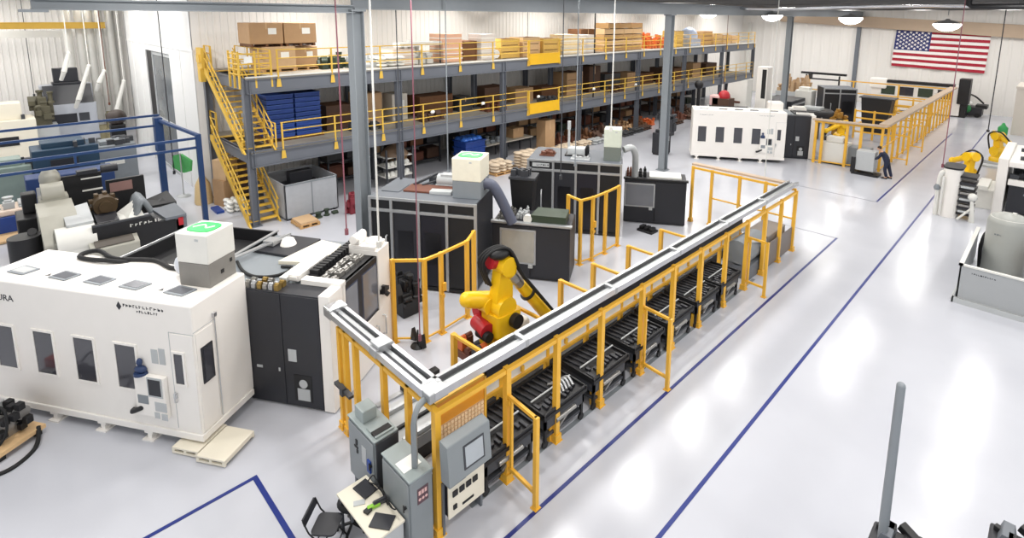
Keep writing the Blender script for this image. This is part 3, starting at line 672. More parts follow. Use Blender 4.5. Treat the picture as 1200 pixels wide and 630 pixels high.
# foot boxes at the base of some posts
for y in (7.4, 8.84, 10.42, 13.3): m = MB(); m.box(FX-.16, y-.14, 0, FX-.04, y+.02, .38); fpart('post_shoe', m)
# mesh infill of the near corner and of the far bays (thin wires, open between)
def wires(x0, y0, x1, y1, z0, z1, step):
    m = MB(); L = math.hypot(x1-x0, y1-y0); n = int(L/step)
    for i in range(1, n): a = i/n; m.bar((x0+(x1-x0)*a, y0+(y1-y0)*a, z0), (x0+(x1-x0)*a, y0+(y1-y0)*a, z1), .004)
    k_ = int((z1-z0)/step)
    for i in range(1, k_): z = z0+(z1-z0)*i/k_; m.bar((x0, y0, z), (x1, y1, z), .004)
    return m
# solid grey lower sheets at the far end of the fence
for y0, y1 in ((17.8, 19.0), (19.2, 20.35)): m = MB(); m.box(FX-.02, y0, .1, FX+.0, y1, .95); fpart('lower_sheet', m, mat('smoked_sheet', '6F6660', .4))
# silver cable tray riding on the fence
tray = thing('cable_tray', 'long silver cable tray running along the top of the yellow fence', 'cable tray', (FX, PY[0], 2.3))
def tpart(name, mb, M, bevel=0.): o = mb.build(name, M, tray, bevel); o.location = (-FX, -PY[0], -2.3); return o
x0, x1 = -6.95, -6.5
def chan(p, q, wd=.34):
    p = Vector(p); q = Vector(q); d = (q-p).normalized(); s = Vector((-d.y, d.x, 0))*wd/2
    m = MB(); m.bar(p-Vector((0, 0, .06)), q-Vector((0, 0, .06)), wd, .02); 
    for k_ in (-1, 1): m.bar(p+s*k_*.9, q+s*k_*.9, .07, .13)
    o = tpart('tray_segment', m, SILVER)
    c = MB(); c.bar(p+s*.28+Vector((0, 0, -.02)), q+s*.28+Vector((0, 0, -.02)), wd*.14, .04); c.bar(p-s*.5+Vector((0, 0, -.03)), q-s*.5+Vector((0, 0, -.03)), .03, .04); tpart('cable_bundle', c, DGREY)
    c = MB(); c.bar(p-s*.12+Vector((0, 0, -.01)), q-s*.12+Vector((0, 0, -.01)), wd*.24, .05); tpart('tray_divider', c, ALU)
ys = [4.5, 6.6, 9.4, 12.2, 15.0, 17.8, 20.75]
for i in range(6): chan((-6.72, ys[i]+.02, 2.5), (-6.72, ys[i+1]-.02, 2.5))
for y in ys[1:-1]: m = MB(); m.box(-6.9, y-.05, 2.42, -6.53, y+.05, 2.572); tpart('joint_plate', m, ALU, .01)
xs = [-6.72, -8.3, -10.3]
for i in range(2): chan((xs[i]-.02, 4.6, 2.5), (xs[i+1]+.02, 4.6, 2.5), .34)
m = MB(); m.box(-8.42, 4.4, 2.42, -8.18, 4.8, 2.58); m.cb((-8.3, 4.6, 2.62), .3, .3, .06); tpart('joint_plate', m, ALU, .01)
m = MB(); m.box(-6.9, 4.42, 2.4, -6.54, 4.79, 2.56); tpart('corner_joint', m, ALU, .015)
m = MB(); m.box(-10.3, 4.42, 2.38, -10.0, 4.8, 2.6); tpart('end_cap', m, SILVER, .01)
# light beam along the end fence
m = MB(); m.box(-10.7, 20.5, 2.42, -6.9, 20.75, 2.5); tpart('tray_segment', m, TAN, .01)
# grey conduit mast that bends into the tray
m = MB(); m.tube([(-6.6, 4.15, 1.45), (-6.6, 4.15, 2.2), (-6.6, 4.18, 2.34), (-6.64, 4.27, 2.42), (-6.68, 4.41, 2.44)], .06, 4, 0)
tag(m.build('conduit', GREYG), 'square grey conduit rising from the near cabinet to the cable tray', 'conduit')
# orange mesh bin panel behind the corner post
t = thing('screen_panel', 'orange perforated screen panel behind the near corner post', 'panel', (-7.0, 5.2, 0))
m = MB(); m.box(0, -.45, .95, .05, .75, 1.0); m.box(0, -.45, 1.95, .05, .75, 2.0); m.box(0, -.45, 0, .05, -.4, 2.0); m.box(0, .7, 0, .05, .75, 2.0); m.build('frame', YEL, t)
def orange_mesh():
    M = mat('orange_grid', 'F0A020', .4, 0, .1, 3); return M
m = MB(); m.box(.02, -.4, 1.5, .03, .7, 1.95); m.build('sheet', orange_mesh(), t)
m = MB()
for i in range(14):
    for j in range(6): m.box(.03, -.38+i*.077, 1.02+j*.08, .05, -.32+i*.077, 1.08+j*.08)
m.box(.01, -.4, 1.0, .02, .7, 1.5); m.build('brick_pattern_sheet', mat('pale_orange_tile', 'E8C9A0', .5), t)
# ------------------------------------------------------------------ robot track, guide wall and low bay loops
t = thing('robot_track', 'long grey floor track with twin rails carrying the yellow robot', 'track', (-8.9, 5.0, 0))
m = MB(); m.box(-.75, 0, 0, .65, 14.2, .1); m.build('bed_plate', LGREY, t)
for x in (-.5, .4): m = MB(); m.box(x-.05, .1, .1, x+.05, 14.1, .2); m.build('rail', ALU, t); 
m = MB(); m.box(-.02, .1, .1, .04, 14.1, .16); m.build('gear_rack', BLACK, t)
m = MB(); m.box(.66, .1, 0, .9, 14.1, .28); m.build('cable_duct', BLACK, t)
t = thing('guide_wall', 'long pale guide wall with yellow foot rail beside the black carts', 'barrier', (-7.62, 5.3, 0))
m = MB(); m.box(-.04, 0, .93, .04, 13.2, 1.25); m.build('pale_panel', OFFW, t)
m = MB(); m.box(-.06, 0, 1.25, .05, 13.2, 1.75); m.build('dark_panel', CHAR, t)
m = MB(); m.box(-.03, 0, .86, .1, 13.2, .93); m.build('foot_rail', YEL, t)
for i in range(10): m = MB(); m.box(-.05, .1+i*1.43, 0, .05, .2+i*1.43, 1.3); m.build('post', YEL, t)
for i in range(9):
    m = MB(); m.cb((.06, .75+i*1.43, 1.04), .06, .08, .12); m.build('clip', YEL, t)
for i, y in enumerate((7.15, 9.07, 10.95, 12.44, 14.3, 16.3)):
    m = MB(); m.box(-9.58, y-.06, 0, -9.46, y+.06, 1.12); m.bar((-9.52, y, 1.09), (-8.1, y+.05, 1.09), .07); m.box(-8.14, y-.02, 0, -8.04, y+.09, 1.12); m.box(-9.65, y-.12, 0, -9.4, y+.12, .015)
    tag(m.build('bay_barrier', YEL), 'low yellow bay barrier inside the fence, %s along the track from the camera' % ORD[i], 'barrier', 'low barriers along the robot track')
# ------------------------------------------------------------------ black pallet carts
def cart(i, y):
    t = thing('pallet_cart', 'black pallet cart with slotted top behind the fence, %s from the near corner' % ORD[i], 'cart', (-6.95, y, 0), 0, 'black carts behind the fence')
    m = MB(); m.box(-.52, -.66, .66, .52, .66, .74)
    for a in (-.5, .46): m.box(a, -.66, .74, a+.04, .66, .8)
    for a in (-.66, .62): m.box(-.52, a, .74, .52, a+.04, .8)
    r2 = random.Random(i); m.mi = 1
    for k_ in range(7): m.bar((-.46, -.5+k_*.16, .755), (.03, -.5+k_*.16+.05, .755), .05, .04)
    for k_ in range(9): m.cb((r2.uniform(.15, .36), -.55+k_*.13, .765), .12+r2.uniform(0, .1), .07, .06)
    m.build('tray', [BLACK, CHAR], t, .006)
    m = MB(); m.bar((.08, -.6, .84), (.08, .6, .84), .025, .025); m.build('guide_rod', LGREY, t)
    m = MB(); m.box(-.48, -.6, .42, .48, -.55, .66); m.box(-.48, .55, .42, .48, .6, .66); m.box(.43, -.6, .42, .48, .6, .64); m.box(-.48, -.6, .42, -.43, .6, .66); m.box(-.45, -.55, .2, .45, .55, .26); m.build('frame', DGREY, t)
    for sx in (-.44, .44):
        for sy in (-.56, .56):
            m = MB(); m.box(sx-.03, sy-.03, .12, sx+.03, sy+.03, .5); m.cyl((sx-.02, sy, .08), (sx+.02, sy, .08), .08); m.build('wheeled_leg', BLACK, t)
    m = MB(); m.cyl((.49, -.3, .5), (.49, .3, .5), .05); m.bar((.47, -.2, .3), (.47, .25, .55), .05); m.build('drive_shaft', STEELW, t)
    if i in (1,):
        m = MB()
        for k_ in range(5): m.tube([(-.1+k_*.02, .1+k_*.09, .78), (.1, .15+k_*.09, .86), (.3, .05+k_*.1, .8)], .03, 6, 4)
        m.build('fingers', ALU, t)
for i, y in enumerate((6.1, 7.65, 9.2, 10.75, 12.25, 13.75, 15.2)): cart(i, y)
t = thing('cart_rail', 'dark floor rails under the row of black carts', 'rail', (-6.95, 5.2, 0))
for x in (-.42, .42): m = MB(); m.box(x-.05, 0, 0, x+.05, 12, .004); m.build('rail', MGREY, t)
# grey coolant drum unit at the far end of the carts
t = thing('coolant_unit', 'grey rounded coolant unit at far end of the cart row', 'tank', (-7.02, 17.6, 0))
m = MB(); m.cyl((0, -.7, .85), (0, .75, .85), .42, None, 24); m.build('drum', MGREY, t)
m = MB(); m.box(-.42, -.7, 0, .42, .75, .5); m.build('base', STEELG, t, .02)
m = MB(); m.box(-.4, .8, 0, .4, 2.4, 1.1); m.build('tail_box', mat('taupe_paint', '7C736C', .5), t, .03)
m = MB(); m.tube([(.2, -.4, 1.2), (.4, .2, 1.1), (.36, .9, .6)], .05, 8, 6); m.build('hose', LGREY, t)
m = MB(); m.cyl((-.2, .2, 1.3), (-.2, .2, 1.55), .09); m.build('filler', LGREY, t)
# bent low fence bays in front of the dark machines
def bent(label, pts, h, extra):
    t = thing('barrier_fence', label, 'fence', (pts[0][0], pts[0][1], 0)); o = Vector((pts[0][0], pts[0][1], 0))
    for i, p in enumerate(pts):
        m = MB(); s = .05; q = Vector((p[0], p[1], 0))-o
        m.box(q.x-s, q.y-s, 0, q.x+s, q.y+s, h); m.box(q.x-.1, q.y-.1, 0, q.x+.1, q.y+.1, .015); m.build('post', YEL, t)
    for i in range(len(pts)-1):
        a = Vector((pts[i][0], pts[i][1], 0))-o; b = Vector((pts[i+1][0], pts[i+1][1], 0))-o
        if i in extra: z = extra[i]
        else: z = h-.04
        m = MB(); m.bar((a.x, a.y, z), (b.x, b.y, z), .07); m.build('top_rail', YEL, t)
        m = MB(); m.bar((a.x, a.y, .1), (b.x, b.y, .1), .04); m.build('bottom_rail', YEL, t)
    m = MB(); q = Vector((pts[2][0], pts[2][1], 0))-o; m.cb((q.x+.06, q.y+.05, 1.35), .08, .1, .22); m.cb((q.x+.06, q.y, 1.1), .06, .1, .1); m.build('lock', YEL, t)
bent('yellow bent barrier fence in front of the nearer dark machine', [(-11.75, 6.9), (-11.2, 7.5), (-11.22, 8.04), (-11.35, 9.02), (-11.75, 9.6)], 2.32, {})
bent('yellow bent barrier fence in front of the centre dark machine', [(-11.9, 14.0), (-11.25, 13.9), (-11.16, 14.46), (-11.19, 15.24), (-11.28, 16.15)], 2.36, {})
# ------------------------------------------------------------------ yellow robot on the track
def yellow_robot():
    B = Vector((-9.35, 8.6, .2))
    t = thing('industrial_robot', 'large yellow robot arm with black cable pack on the floor track', 'robot', B)
    m = MB(); m.box(-.55, -.75, .0, .5, .75, .14); m.build('carriage', CHAR, t, .02)
    m = MB(); m.box(-.55, -1.1, 0, .5, -.7, .2); m.build('drive_plate', BROWN, t, .01)
    r2 = random.Random(2)
    for i in range(4):
        for j in range(2):
            m = MB(); h = r2.uniform(.12, .3); x = -.44+i*.28; y = -1.0+j*.2
            m.box(x-.1, y-.08, .2, x+.1, y+.08, .2+h); m.cyl((x, y-.09, .2+h), (x, y+.09, .2+h), .06); m.build('drive_motor', [ORANGE, BROWN, DGREY][(i+j) % 3], t, .01)
    m = MB(); m.lathe((0, 0, .14), [(.46, 0), (.46, .2), (.4, .26), (.36, .3)], 28); m.box(-.42, -.48, .14, .42, .1, .4); m.build('base', RYEL, t, .02)
    m = MB(); m.lathe((0, 0, .44), [(.36, 0), (.38, .12), (.34, .3)], 28); m.rbox(-.36, -.5, .36, .3, .55, 1.1, .12); m.build('turret', RYEL, t, .02)
    sh = Vector((0.0, -.15, 1.2)); el = onX(589, 309, -9.3)-B; wr = onX(644, 372, -9.0)-B
    m = MB(); m.cyl((-.42, -.42, 1.25), (-.02, -.42, 1.25), .2, None, 20); m.cyl((-.34, -.9, 1.5), (-.2, -.25, 1.3), .2, .22, 20); m.ball((-.34, -.9, 1.5), .2); m.build('balancer', RYEL, t)
    m = MB(); m.cyl((-.46, -.5, .72), (.1, -.62, .72), .2, None, 18); m.cyl((-.5, -.5, .95), (-.5, -.2, .95), .16, None, 16); m.build('motor', RED, t)
    m = MB(); m.cyl((-.2, -.66, .62), (.2, -.66, .62), .13, None, 16); m.build('joint_cap', BLACK, t)
    m = MB(); m.cyl((.36, .0, .9), (.52, .0, .9), .18, None, 18); m.build('joint_cap', BLACK, t)
    # lower arm: tapered plate
    m = MB(); m.cyl(sh-Vector((.3, 0, 0)), sh+Vector((.3, 0, 0)), .3, None, 24); m.build('shoulder', RYEL, t, .01)
    m = MB(); d = (el-sh)
    m.prism([sh+Vector((-.14, -.27, 0)), sh+Vector((-.14, .3, .05)), el+Vector((-.14, .19, .05)), el+Vector((-.14, -.16, .12))], (.3, 0, 0)); m.build('lower_arm', RYEL, t, .04)
    m = MB(); m.cyl(el-Vector((.26, 0, 0)), el+Vector((.26, 0, 0)), .24, None, 22); m.build('elbow', RYEL, t, .02)
    m = MB(); m.cyl(el+Vector((-.1, -.34, .12)), el+Vector((-.1, .05, .05)), .17, .2, 18); m.build('elbow_motor', RED, t)
    m = MB(); ax = (wr-el).normalized()
    m.cyl(el, el+ax*.35, .22, .2, 22); m.build('forearm_housing', RYEL, t)
    m = MB(); m.cyl(el+ax*.35, el+ax*.62, .17, .17, 22); m.build('forearm_sleeve', SILVER, t)
    m = MB(); m.cyl(el+ax*.62, el+ax*.85, .15, .13, 20); m.build('forearm_band', STEELW, t)
    m = MB(); m.cyl(el+ax*.85, wr, .15, .17, 22); m.build('forearm', RYEL, t)
    m = MB(); m.ball(wr, .2, .2, .2, 16, 10); m.cyl(wr-Vector((.24, 0, 0)), wr+Vector((.24, 0, 0)), .15, None, 18); m.cyl(wr, wr+ax*.18+Vector((0, 0, -.14)), .15, .12, 18); m.build('wrist', RYEL, t)
    m = MB(); m.cyl(wr+ax*.2+Vector((0, 0, -.14)), wr+ax*.3+Vector((0, 0, -.26)), .1, .1, 16); m.box(wr.x-.12, wr.y+.1, wr.z-.5, wr.x+.12, wr.y+.3, wr.z-.32); m.build('tool_flange', DGREY, t)
    m = MB()
    for o in (-.06, .02, .1):
        m.tube([el+Vector((-.2+o, -.3, -.5)), el+Vector((-.25+o, -.5, .1)), el+Vector((-.1+o, -.32, .42)), el+Vector((.1+o, .05, .42)), el+ax*.6+Vector((.22+o*.4, 0, .22)), el+ax*1.1+Vector((.22+o*.4, 0, .2)), wr+Vector((.2, .02, .2)), wr+Vector((.2, .2, 0))], .04, 7, 6)
    m.build('cable_pack', RUBBER, t)
    m = MB(); m.ball(el+Vector((0, -.1, .32)), .24, .3, .16, 14, 8); m.build('cable_cover', BLACK, t)
    m = MB(); m.cyl(el+ax*1.2, el+ax*1.26, .21, None, 18); m.build('strap', BLACK, t)
    m = MB(); m.lathe((.05, .55, .16), [(.22, 0), (.22, .35), (.16, .42)], 22); m.build('reel', OFFW, t)
    return t
yellow_robot()
# small things on the floor inside the fence
m = MB(); m.cb((-9.9, 6.2, .09), .2, .5, .17); tag(m.build('tool_box', BLACK, None, .02), 'long black box with a white card on floor inside the near fence corner', 'box')
m = MB(); m.cb((-9.85, 6.75, .11), .2, .3, .2); tag(m.build('tool_box', BLACK, None, .02), 'short black box on floor beside the first low barrier', 'box')
m = MB(); m.cb((-9.9, 6.2, .19), .12, .26, .02); tag(m.build('card', PAPER), 'white card lying on the long black box inside fence', 'card')
m = MB(); m.bar((-9.9, 5.3, .03), (-9.9, 5.95, .03), .12, .05); tag(m.build('steel_offcut', ALU), 'pale steel bar on floor beside the black boxes', 'bar')
q = at(490, 405)
t = thing('pedestal_clamp', 'pair of black clamps hanging on a thin red hoist cable inside fence', 'clamp', (q.x, q.y, 0))
m = MB(); m.lathe((0, 0, 0), [(.2, 0), (.18, .03), (.03, .06)], 16); m.cyl((0, 0, .05), (0, 0, .45), .025); m.build('stand', BLACK, t)
for s in (-1, 1): m = MB(); m.prism([(s*.06, -.04, .12), (s*.3, -.04, .06), (s*.22, -.04, .42)], (0, .1, 0)); m.build('jaw', BLACK, t)
m = MB(); 
for i in range(5): m.tube([(-8.9, 11.2+i*.1, .2), (-8.7, 11.5+i*.1, .5), (-8.6, 11.9+i*.1, .2)], .06, 7, 5)
tag(m.build('cable_loop', RUBBER), 'bundle of black cable loops humped over the track behind the tray', 'cable')
# ------------------------------------------------------------------ control cabinets, HMI and desk at the near corner
def etc_cabinet(label, x0, x1, y0, y1, z0, z1, hood):
    t = thing('control_cabinet', label, 'cabinet', (x0, y0, 0)); w = x1-x0; d = y1-y0
    m = MB(); m.box(0, 0, z0, w, d, z1-.06); m.prism([(0, 0, z1-.06), (w, 0, z1-.06), (w, d, z1-.06), (0, d, z1-.06)], (0, 0, .04)); m.build('body', GREYG, t, .02)
    m = MB(); m.box(-.01, -.02, z1-.03, w+.01, d+.01, z1); m.build('lid', GREENP, t, .008)
    m = MB(); m.box(.03, -.025, z0+.05, w-.03, 0, z1-.08); dd = m.build('door', GREYG, t, .008)
    m = MB(); m.cyl((w-.1, -.025, z1-.5), (w-.1, -.06, z1-.5), .025); m.box(w-.115, -.075, z1-.56, w-.085, -.06, z1-.44); m.build('handle', BLACK, dd)
    if z0 > .3:
        for x in (.05, w-.11):
            for y in (.04, d-.1):
                m = MB(); m.box(x, y, 0, x+.06, y+.06, z0); m.build('leg', STEELG, t)
    if hood:
        m = MB(); m.box(.12, .06, z1, .42, d-.1, z1+.22); hd = m.build('cooling_hood', GREENP, t, .015)
        m = MB(); m.box(.56, .04, z1, w-.04, d-.04, z1+.03); m.build('lid_plate', GREENP, t)
        m = MB(); m.box(w-.2, .04, z1+.0, w-.08, d-.06, z1+.04); m.build('vent', BLACK, t)
        m = MB(); m.cb((.32, -.03, z1-.35), .05, .02, .1); m.cb((.3, -.03, z1-.45), .12, .02, .03); m.cb((.34, -.03, z1-.52), .04, .02, .06); m.build('switch', BLACK, dd)
        m = MB(); m.box(.5, -.03, z1-.62, .64, -.024, z1-.3); m.build('label_plate', LGREY, dd)
    return t
ca = etc_cabinet('tall grey control cabinet with cooling hood, behind the white desk', -8.37, -7.45, 3.93, 4.36, .32, 1.49, True)
m = MB(); m.cb((.76, -.04, .95), .1, .03, .22); m.build('blue_switch', DBLUE, ca)
m = MB(); m.box(.925, .0, .36, .955, .43, 1.46); m.build('edge_trim', DGREY, ca, .01)
cb_ = etc_cabinet('grey sloped control cabinet at the near corner with warning stickers', -7.22, -6.4, 3.93, 4.34, 0, 1.44, False)
m = MB(); m.prism([(.36, .02, 1.442), (.62, .02, 1.442), (.62, .34, 1.442), (.36, .34, 1.442)], (0, 0, .006)); m.build('paper_sheet', PAPER, cb_)
m = MB(); m.box(.822, .12, .95, .828, .32, 1.22)
m.build('sticker_panel', mat('dark_red_sticker', '5A4048', .5), cb_)
m = MB()
for i in range(3):
    m.box(.828, .14+i*.055, 1.11, .832, .18+i*.055, 1.18); m.cyl((.828, .16+i*.06, 1.03), (.833, .16+i*.06, 1.03), .024, None, 10)
m.build('sticker', mat('pale_pink_sticker', 'E2B9B4', .5), cb_)
t = thing('operator_panel', 'grey operator terminal with tilted screen mounted outside the fence', 'control panel', (-6.22, 4.8, 1.62))
m = MB(); m.prism([(.0, -.42, -.34), (.22, -.42, -.34), (.16, -.42, .33), (-.04, -.42, .36)], (0, .86, 0)); m.build('housing', GREYG, t, .02)
n = Vector((.67, 0, .06)).normalized()
def hp(y, s, o): return Vector((.22-.06*s, y, -.34+.67*s))+n*o
m = MB(); m.prism([hp(-.12, .2, .0), hp(.3, .2, .0), hp(.3, .8, .0), hp(-.12, .8, .0)], n*.012); m.build('bezel', DGREY, t)
m = MB(); m.prism([hp(-.09, .25, .012), hp(.27, .25, .012), hp(.27, .76, .012), hp(-.09, .76, .012)], n*.004); m.build('screen', SCREEN, t)
m = MB(); m.bar((.02, -.2, 0), (-.28, -.2, -.1), .08); m.build('bracket', STEELG, t)
m = MB(); m.bar((.02, .2, 0), (-.28, .2, -.1), .08); m.build('bracket', STEELG, t)
t = thing('terminal_box', 'cream electrical box with black sockets below the operator terminal', 'control box', (-6.3, 4.95, 0))
m = MB(); m.box(-.45, -.36, .36, -.02, .36, .98); m.build('body', CHAR, t, .01)
m = MB(); m.box(-.03, -.38, .36, .0, .38, .98); m.build('face_plate', CREAM, t, .006)
for i in range(4):
    m = MB(); m.box(0, -.3+i*.14, .74, .02, -.2+i*.14, .84); m.build('socket', BLACK, t)
m = MB(); m.box(0, -.29, .5, .02, -.22, .58); m.box(0, -.1, .46, .01, .14, .5); m.build('socket', BLACK, t)
m = MB(); m.box(-.4, -.42, .0, -.1, -.38, .98); m.build('side_leg', STEELG, t)
m = MB(); m.box(-.4, .38, 0, -.1, .42, 1.0); m.build('side_leg', STEELG, t)
m = MB(); m.box(-.45, -.4, .98, .06, -.05, 1.06); m.build('junction_lump', MGREY, t, .02)
# desk
t = thing('work_desk', 'small white desk with laptops and papers before the grey cabinets', 'desk', (-7.1, 3.61, 0))
m = MB(); m.box(-.6, -.27, .7, .6, .27, .74); m.build('desk_top', CREAM, t, .008)
for x in (-.55, .51):
    for y in (-.24, .2): m = MB(); m.box(x, y, 0, x+.04, y+.04, .7); m.build('leg', DGREY, t)
m = MB(); m.box(-.5, .22, .35, .5, .24, .7); m.box(.56, -.25, .3, .58, .25, .7); m.build('modesty_panel', LGREY, t)
def on_desk(name, label, cat, x, y, rot, mb, M, bevel=.004):
    o = mb.build(name, M, None, bevel); o.location = (-7.1+x, 3.63+y, .74); o.rotation_euler = (0, 0, rot); return tag(o, label, cat)
def desk_at(name, label, cat, px, py, rot, mb, M, bevel=.004):
    p = at(px, py, .742); o = mb.build(name, M, None, bevel); o.location = (p.x, p.y, .742); o.rotation_euler = (0, 0, rot); return tag(o, label, cat)
m = MB(); m.box(-.17, -.125, 0, .17, .125, .02); desk_at('laptop', 'closed black laptop at the back left of the white desk', 'laptop', 428, 573, .12, m, CHAR)
m = MB(); m.box(-.17, -.125, 0, .17, .125, .02); desk_at('laptop', 'closed black laptop at the front right end of the white desk', 'laptop', 448, 611, .62, m, CHAR)
m = MB(); m.box(-.05, -.09, 0, .05, .09, .01); desk_at('note_pad', 'small grey notepad beside the left laptop on the desk', 'notepad', 421, 589, -.5, m, LGREY)
m = MB(); m.box(-.03, -.1, 0, .03, .1, .05); desk_at('marker_box', 'bright green box in the middle of the white desk', 'box', 438, 594, -.25, m, mat('lime_plastic', '8CC63F', .5))
m = MB(); m.prism([(-.05, -.05, 0), (.05, -.05, 0), (.05, .05, 0), (-.03, .06, 0)], (0, 0, .04)); desk_at('stapler', 'black stapler in front of the green box on desk', 'stapler', 431, 599, .3, m, BLACK)
m = MB(); m.box(-.035, -.12, 0, .035, .12, .06); m.box(-.02, -.11, .06, .02, .11, .085); desk_at('desk_phone', 'dark telephone standing behind the green box on desk', 'phone', 446, 589, -.2, m, DGREY)
m = MB(); m.tube([(-7.55, 3.83, .75), (-7.4, 3.84, .95), (-7.2, 3.8, 1.02), (-7.05, 3.84, .8), (-6.9, 3.82, .76)], .01, 6, 6); m.tube([(-7.5, 3.82, .76), (-7.25, 3.84, .86), (-7.0, 3.8, .95), (-6.8, 3.83, .78), (-6.62, 3.8, .9)], .01, 6, 6); m.tube([(-7.3, 3.8, .76), (-7.1, 3.84, .9), (-6.8, 3.8, .82), (-6.62, 3.8, .9)], .008, 6, 6)
tag(m.build('cable_tangle', RUBBER), 'tangle of black leads along the back of the white desk', 'cables')
# folding chair
t = thing('folding_chair', 'black folding chair pulled out beside the white desk', 'chair', (-7.56, 3.1, 0), math.radians(-48))
m = MB(); m.rbox(-.2, -.2, .2, .2, .43, .46, .08); m.build('seat', CHAR, t, .01)
m = MB(); m.prism([(-.21, -.25, .6), (.21, -.25, .6), (.21, -.28, .72), (-.21, -.28, .72)], (0, -.025, 0)); m.build('backrest', CHAR, t, .01)
for s in (-1, 1):
    m = MB(); m.tube([(s*.22, -.28, .7), (s*.22, -.2, .5), (s*.22, .24, .0)], .013, 7); m.build('leg', BLACK, t)
    m = MB(); m.tube([(s*.19, .1, .44), (s*.19, -.26, .0)], .013, 7); m.build('leg', BLACK, t)
m = MB(); m.cyl((-.22, .16, .1), (.22, .16, .1), .01); m.cyl((-.19, -.2, .08), (.19, -.2, .08), .01); m.build('cross_bar', BLACK, t)
t = thing('office_chair', 'black rounded office chair half under the white desk', 'chair', (-7.62, 3.55, 0), .4)
m = MB(); m.lathe((0, 0, .46), [(.05, 0), (.2, .0), (.23, .05), (.2, .1), (.05, .11)], 20); m.build('seat', RUBBER, t)
m = MB(); m.cyl((0, 0, .08), (0, 0, .46), .025); m.build('column', STEELG, t)
for i in range(5): a = i*2*PI/5; m = MB(); m.bar((0, 0, .1), (.24*math.cos(a), .24*math.sin(a), .07), .04, .03); m.cyl((.24*math.cos(a), .24*math.sin(a), 0.0), (.24*math.cos(a), .24*math.sin(a), .06), .025); m.build('leg', BLACK, t)
# ------------------------------------------------------------------ mezzanine
MXF, MXB, MY0, MY1 = -22.7, -27.9, 7.2, 55.0
Z1, Z2 = 3.05, 6.02
SY0, SY1 = 6.95, 8.1          # stair strip
mz = thing('mezzanine', 'long two storey grey steel mezzanine with yellow guard rails along the back wall', 'mezzanine', (MXF, MY0, 0))
def mpart(name, mb, M, parent=None, bevel=0.):
    o = mb.build(name, M, parent or mz, bevel)
    if parent is None: o.location = (-MXF, -MY0, 0)
    return o
FASC = mat('mezzanine_grey_paint', '63676F', .5, 0, .05, 2)
for z, nm in ((Z1, 'lower_deck'), (Z2, 'upper_deck')):
    m = MB(); m.box(MXF+.02, SY1+.15, z-.06, MXB, MY1, z); o = mpart(nm, m, CONC)
    m = MB(); m.box(MXB, MY0, z-.06, MXB+1.0, SY1+.15, z); m.box(MXF+.02, MY0, z-.06, MXF-.1, SY1+.15, z); mpart('landing', m, CONC)
    m = MB(); m.box(MXF-.03, MY0, z-.62, MXF+.03, MY1, z-.05); m.box(MXF-.12, MY0, z-.62, MXF+.12, MY1, z-.59); m.box(MXF-.12, MY0, z-.08, MXF+.1, MY1, z-.05); mpart('front_beam', m, FASC)
    m = MB(); m.box(MXB, MY0-.03, z-.5, MXF, MY0+.03, z-.02); m.box(MXB, MY0-.1, z-.05, MXF, MY0+.1, z-.02); mpart('end_beam', m, FASC)
    m = MB(); m.box(MXF-.0, MY0, z, MXF+.06, MY1, z+.06); mpart('kick_plate', m, OFFW if z == Z2 else FASC)
    m = MB()
    for i in range(20): y = MY0+1.2+i*2.45; m.box(MXF-.1, y-.06, z-.35, MXB, y+.06, z-.06)
    mpart('floor_joists', m, DECKU)
    m = MB(); m.box(MXB+.1, MY0, z-.5, MXB+.2, MY1, z-.06); mpart('rear_beam', m, FASC)
for y in (7.2, 14.0, 20.8, 27.6, 34.4, 41.2, 48, 54.9):
    for x, zt in ((MXF-.02, Z2-.06), (MXB+.15, Z2-.1), (-25.3, Z2-.1)):
        if x == -25.3 and y < 8: continue
        m = MB(); m.box(x-.13, y-.13, 0, x+.13, y-.11, zt); m.box(x-.13, y+.11, 0, x+.13, y+.13, zt); m.box(x-.012, y-.11, 0, x+.012, y+.11, zt); m.box(x-.2, y-.2, 0, x+.2, y+.2, .02)
        mpart('column', m, FASC)
def railing(z, x, y0, y1, posts, nm):
    m = MB()
    for h in (.38, .73, 1.07): m.tube([(x, y0, z+h), (x, y1, z+h)], .027, 6)
    ro = mpart(nm, m, YELD)
    for y in posts:
        if not y0-.1 <= y <= y1+.1: continue
        p = MB(); p.box(x-.03, y-.03, z-.1, x+.03, y+.03, z+1.08); p.prism([(x+.03, y-.06, z-.05), (x+.03, y+.06, z-.05), (x+.03, y+.1, z-.42), (x+.03, y-.1, z-.42)], (.015, 0, 0)); o = p.build('post', YELD, ro)
PO = [8.45, 10.72, 13.07, 15.35, 17.7, 20.0, 22.75, 25.5, 27.8, 30.3, 32.7, 35, 37.3, 39.6, 41.9, 44.2, 46.5, 48.8, 51.1, 53.4, 54.9]
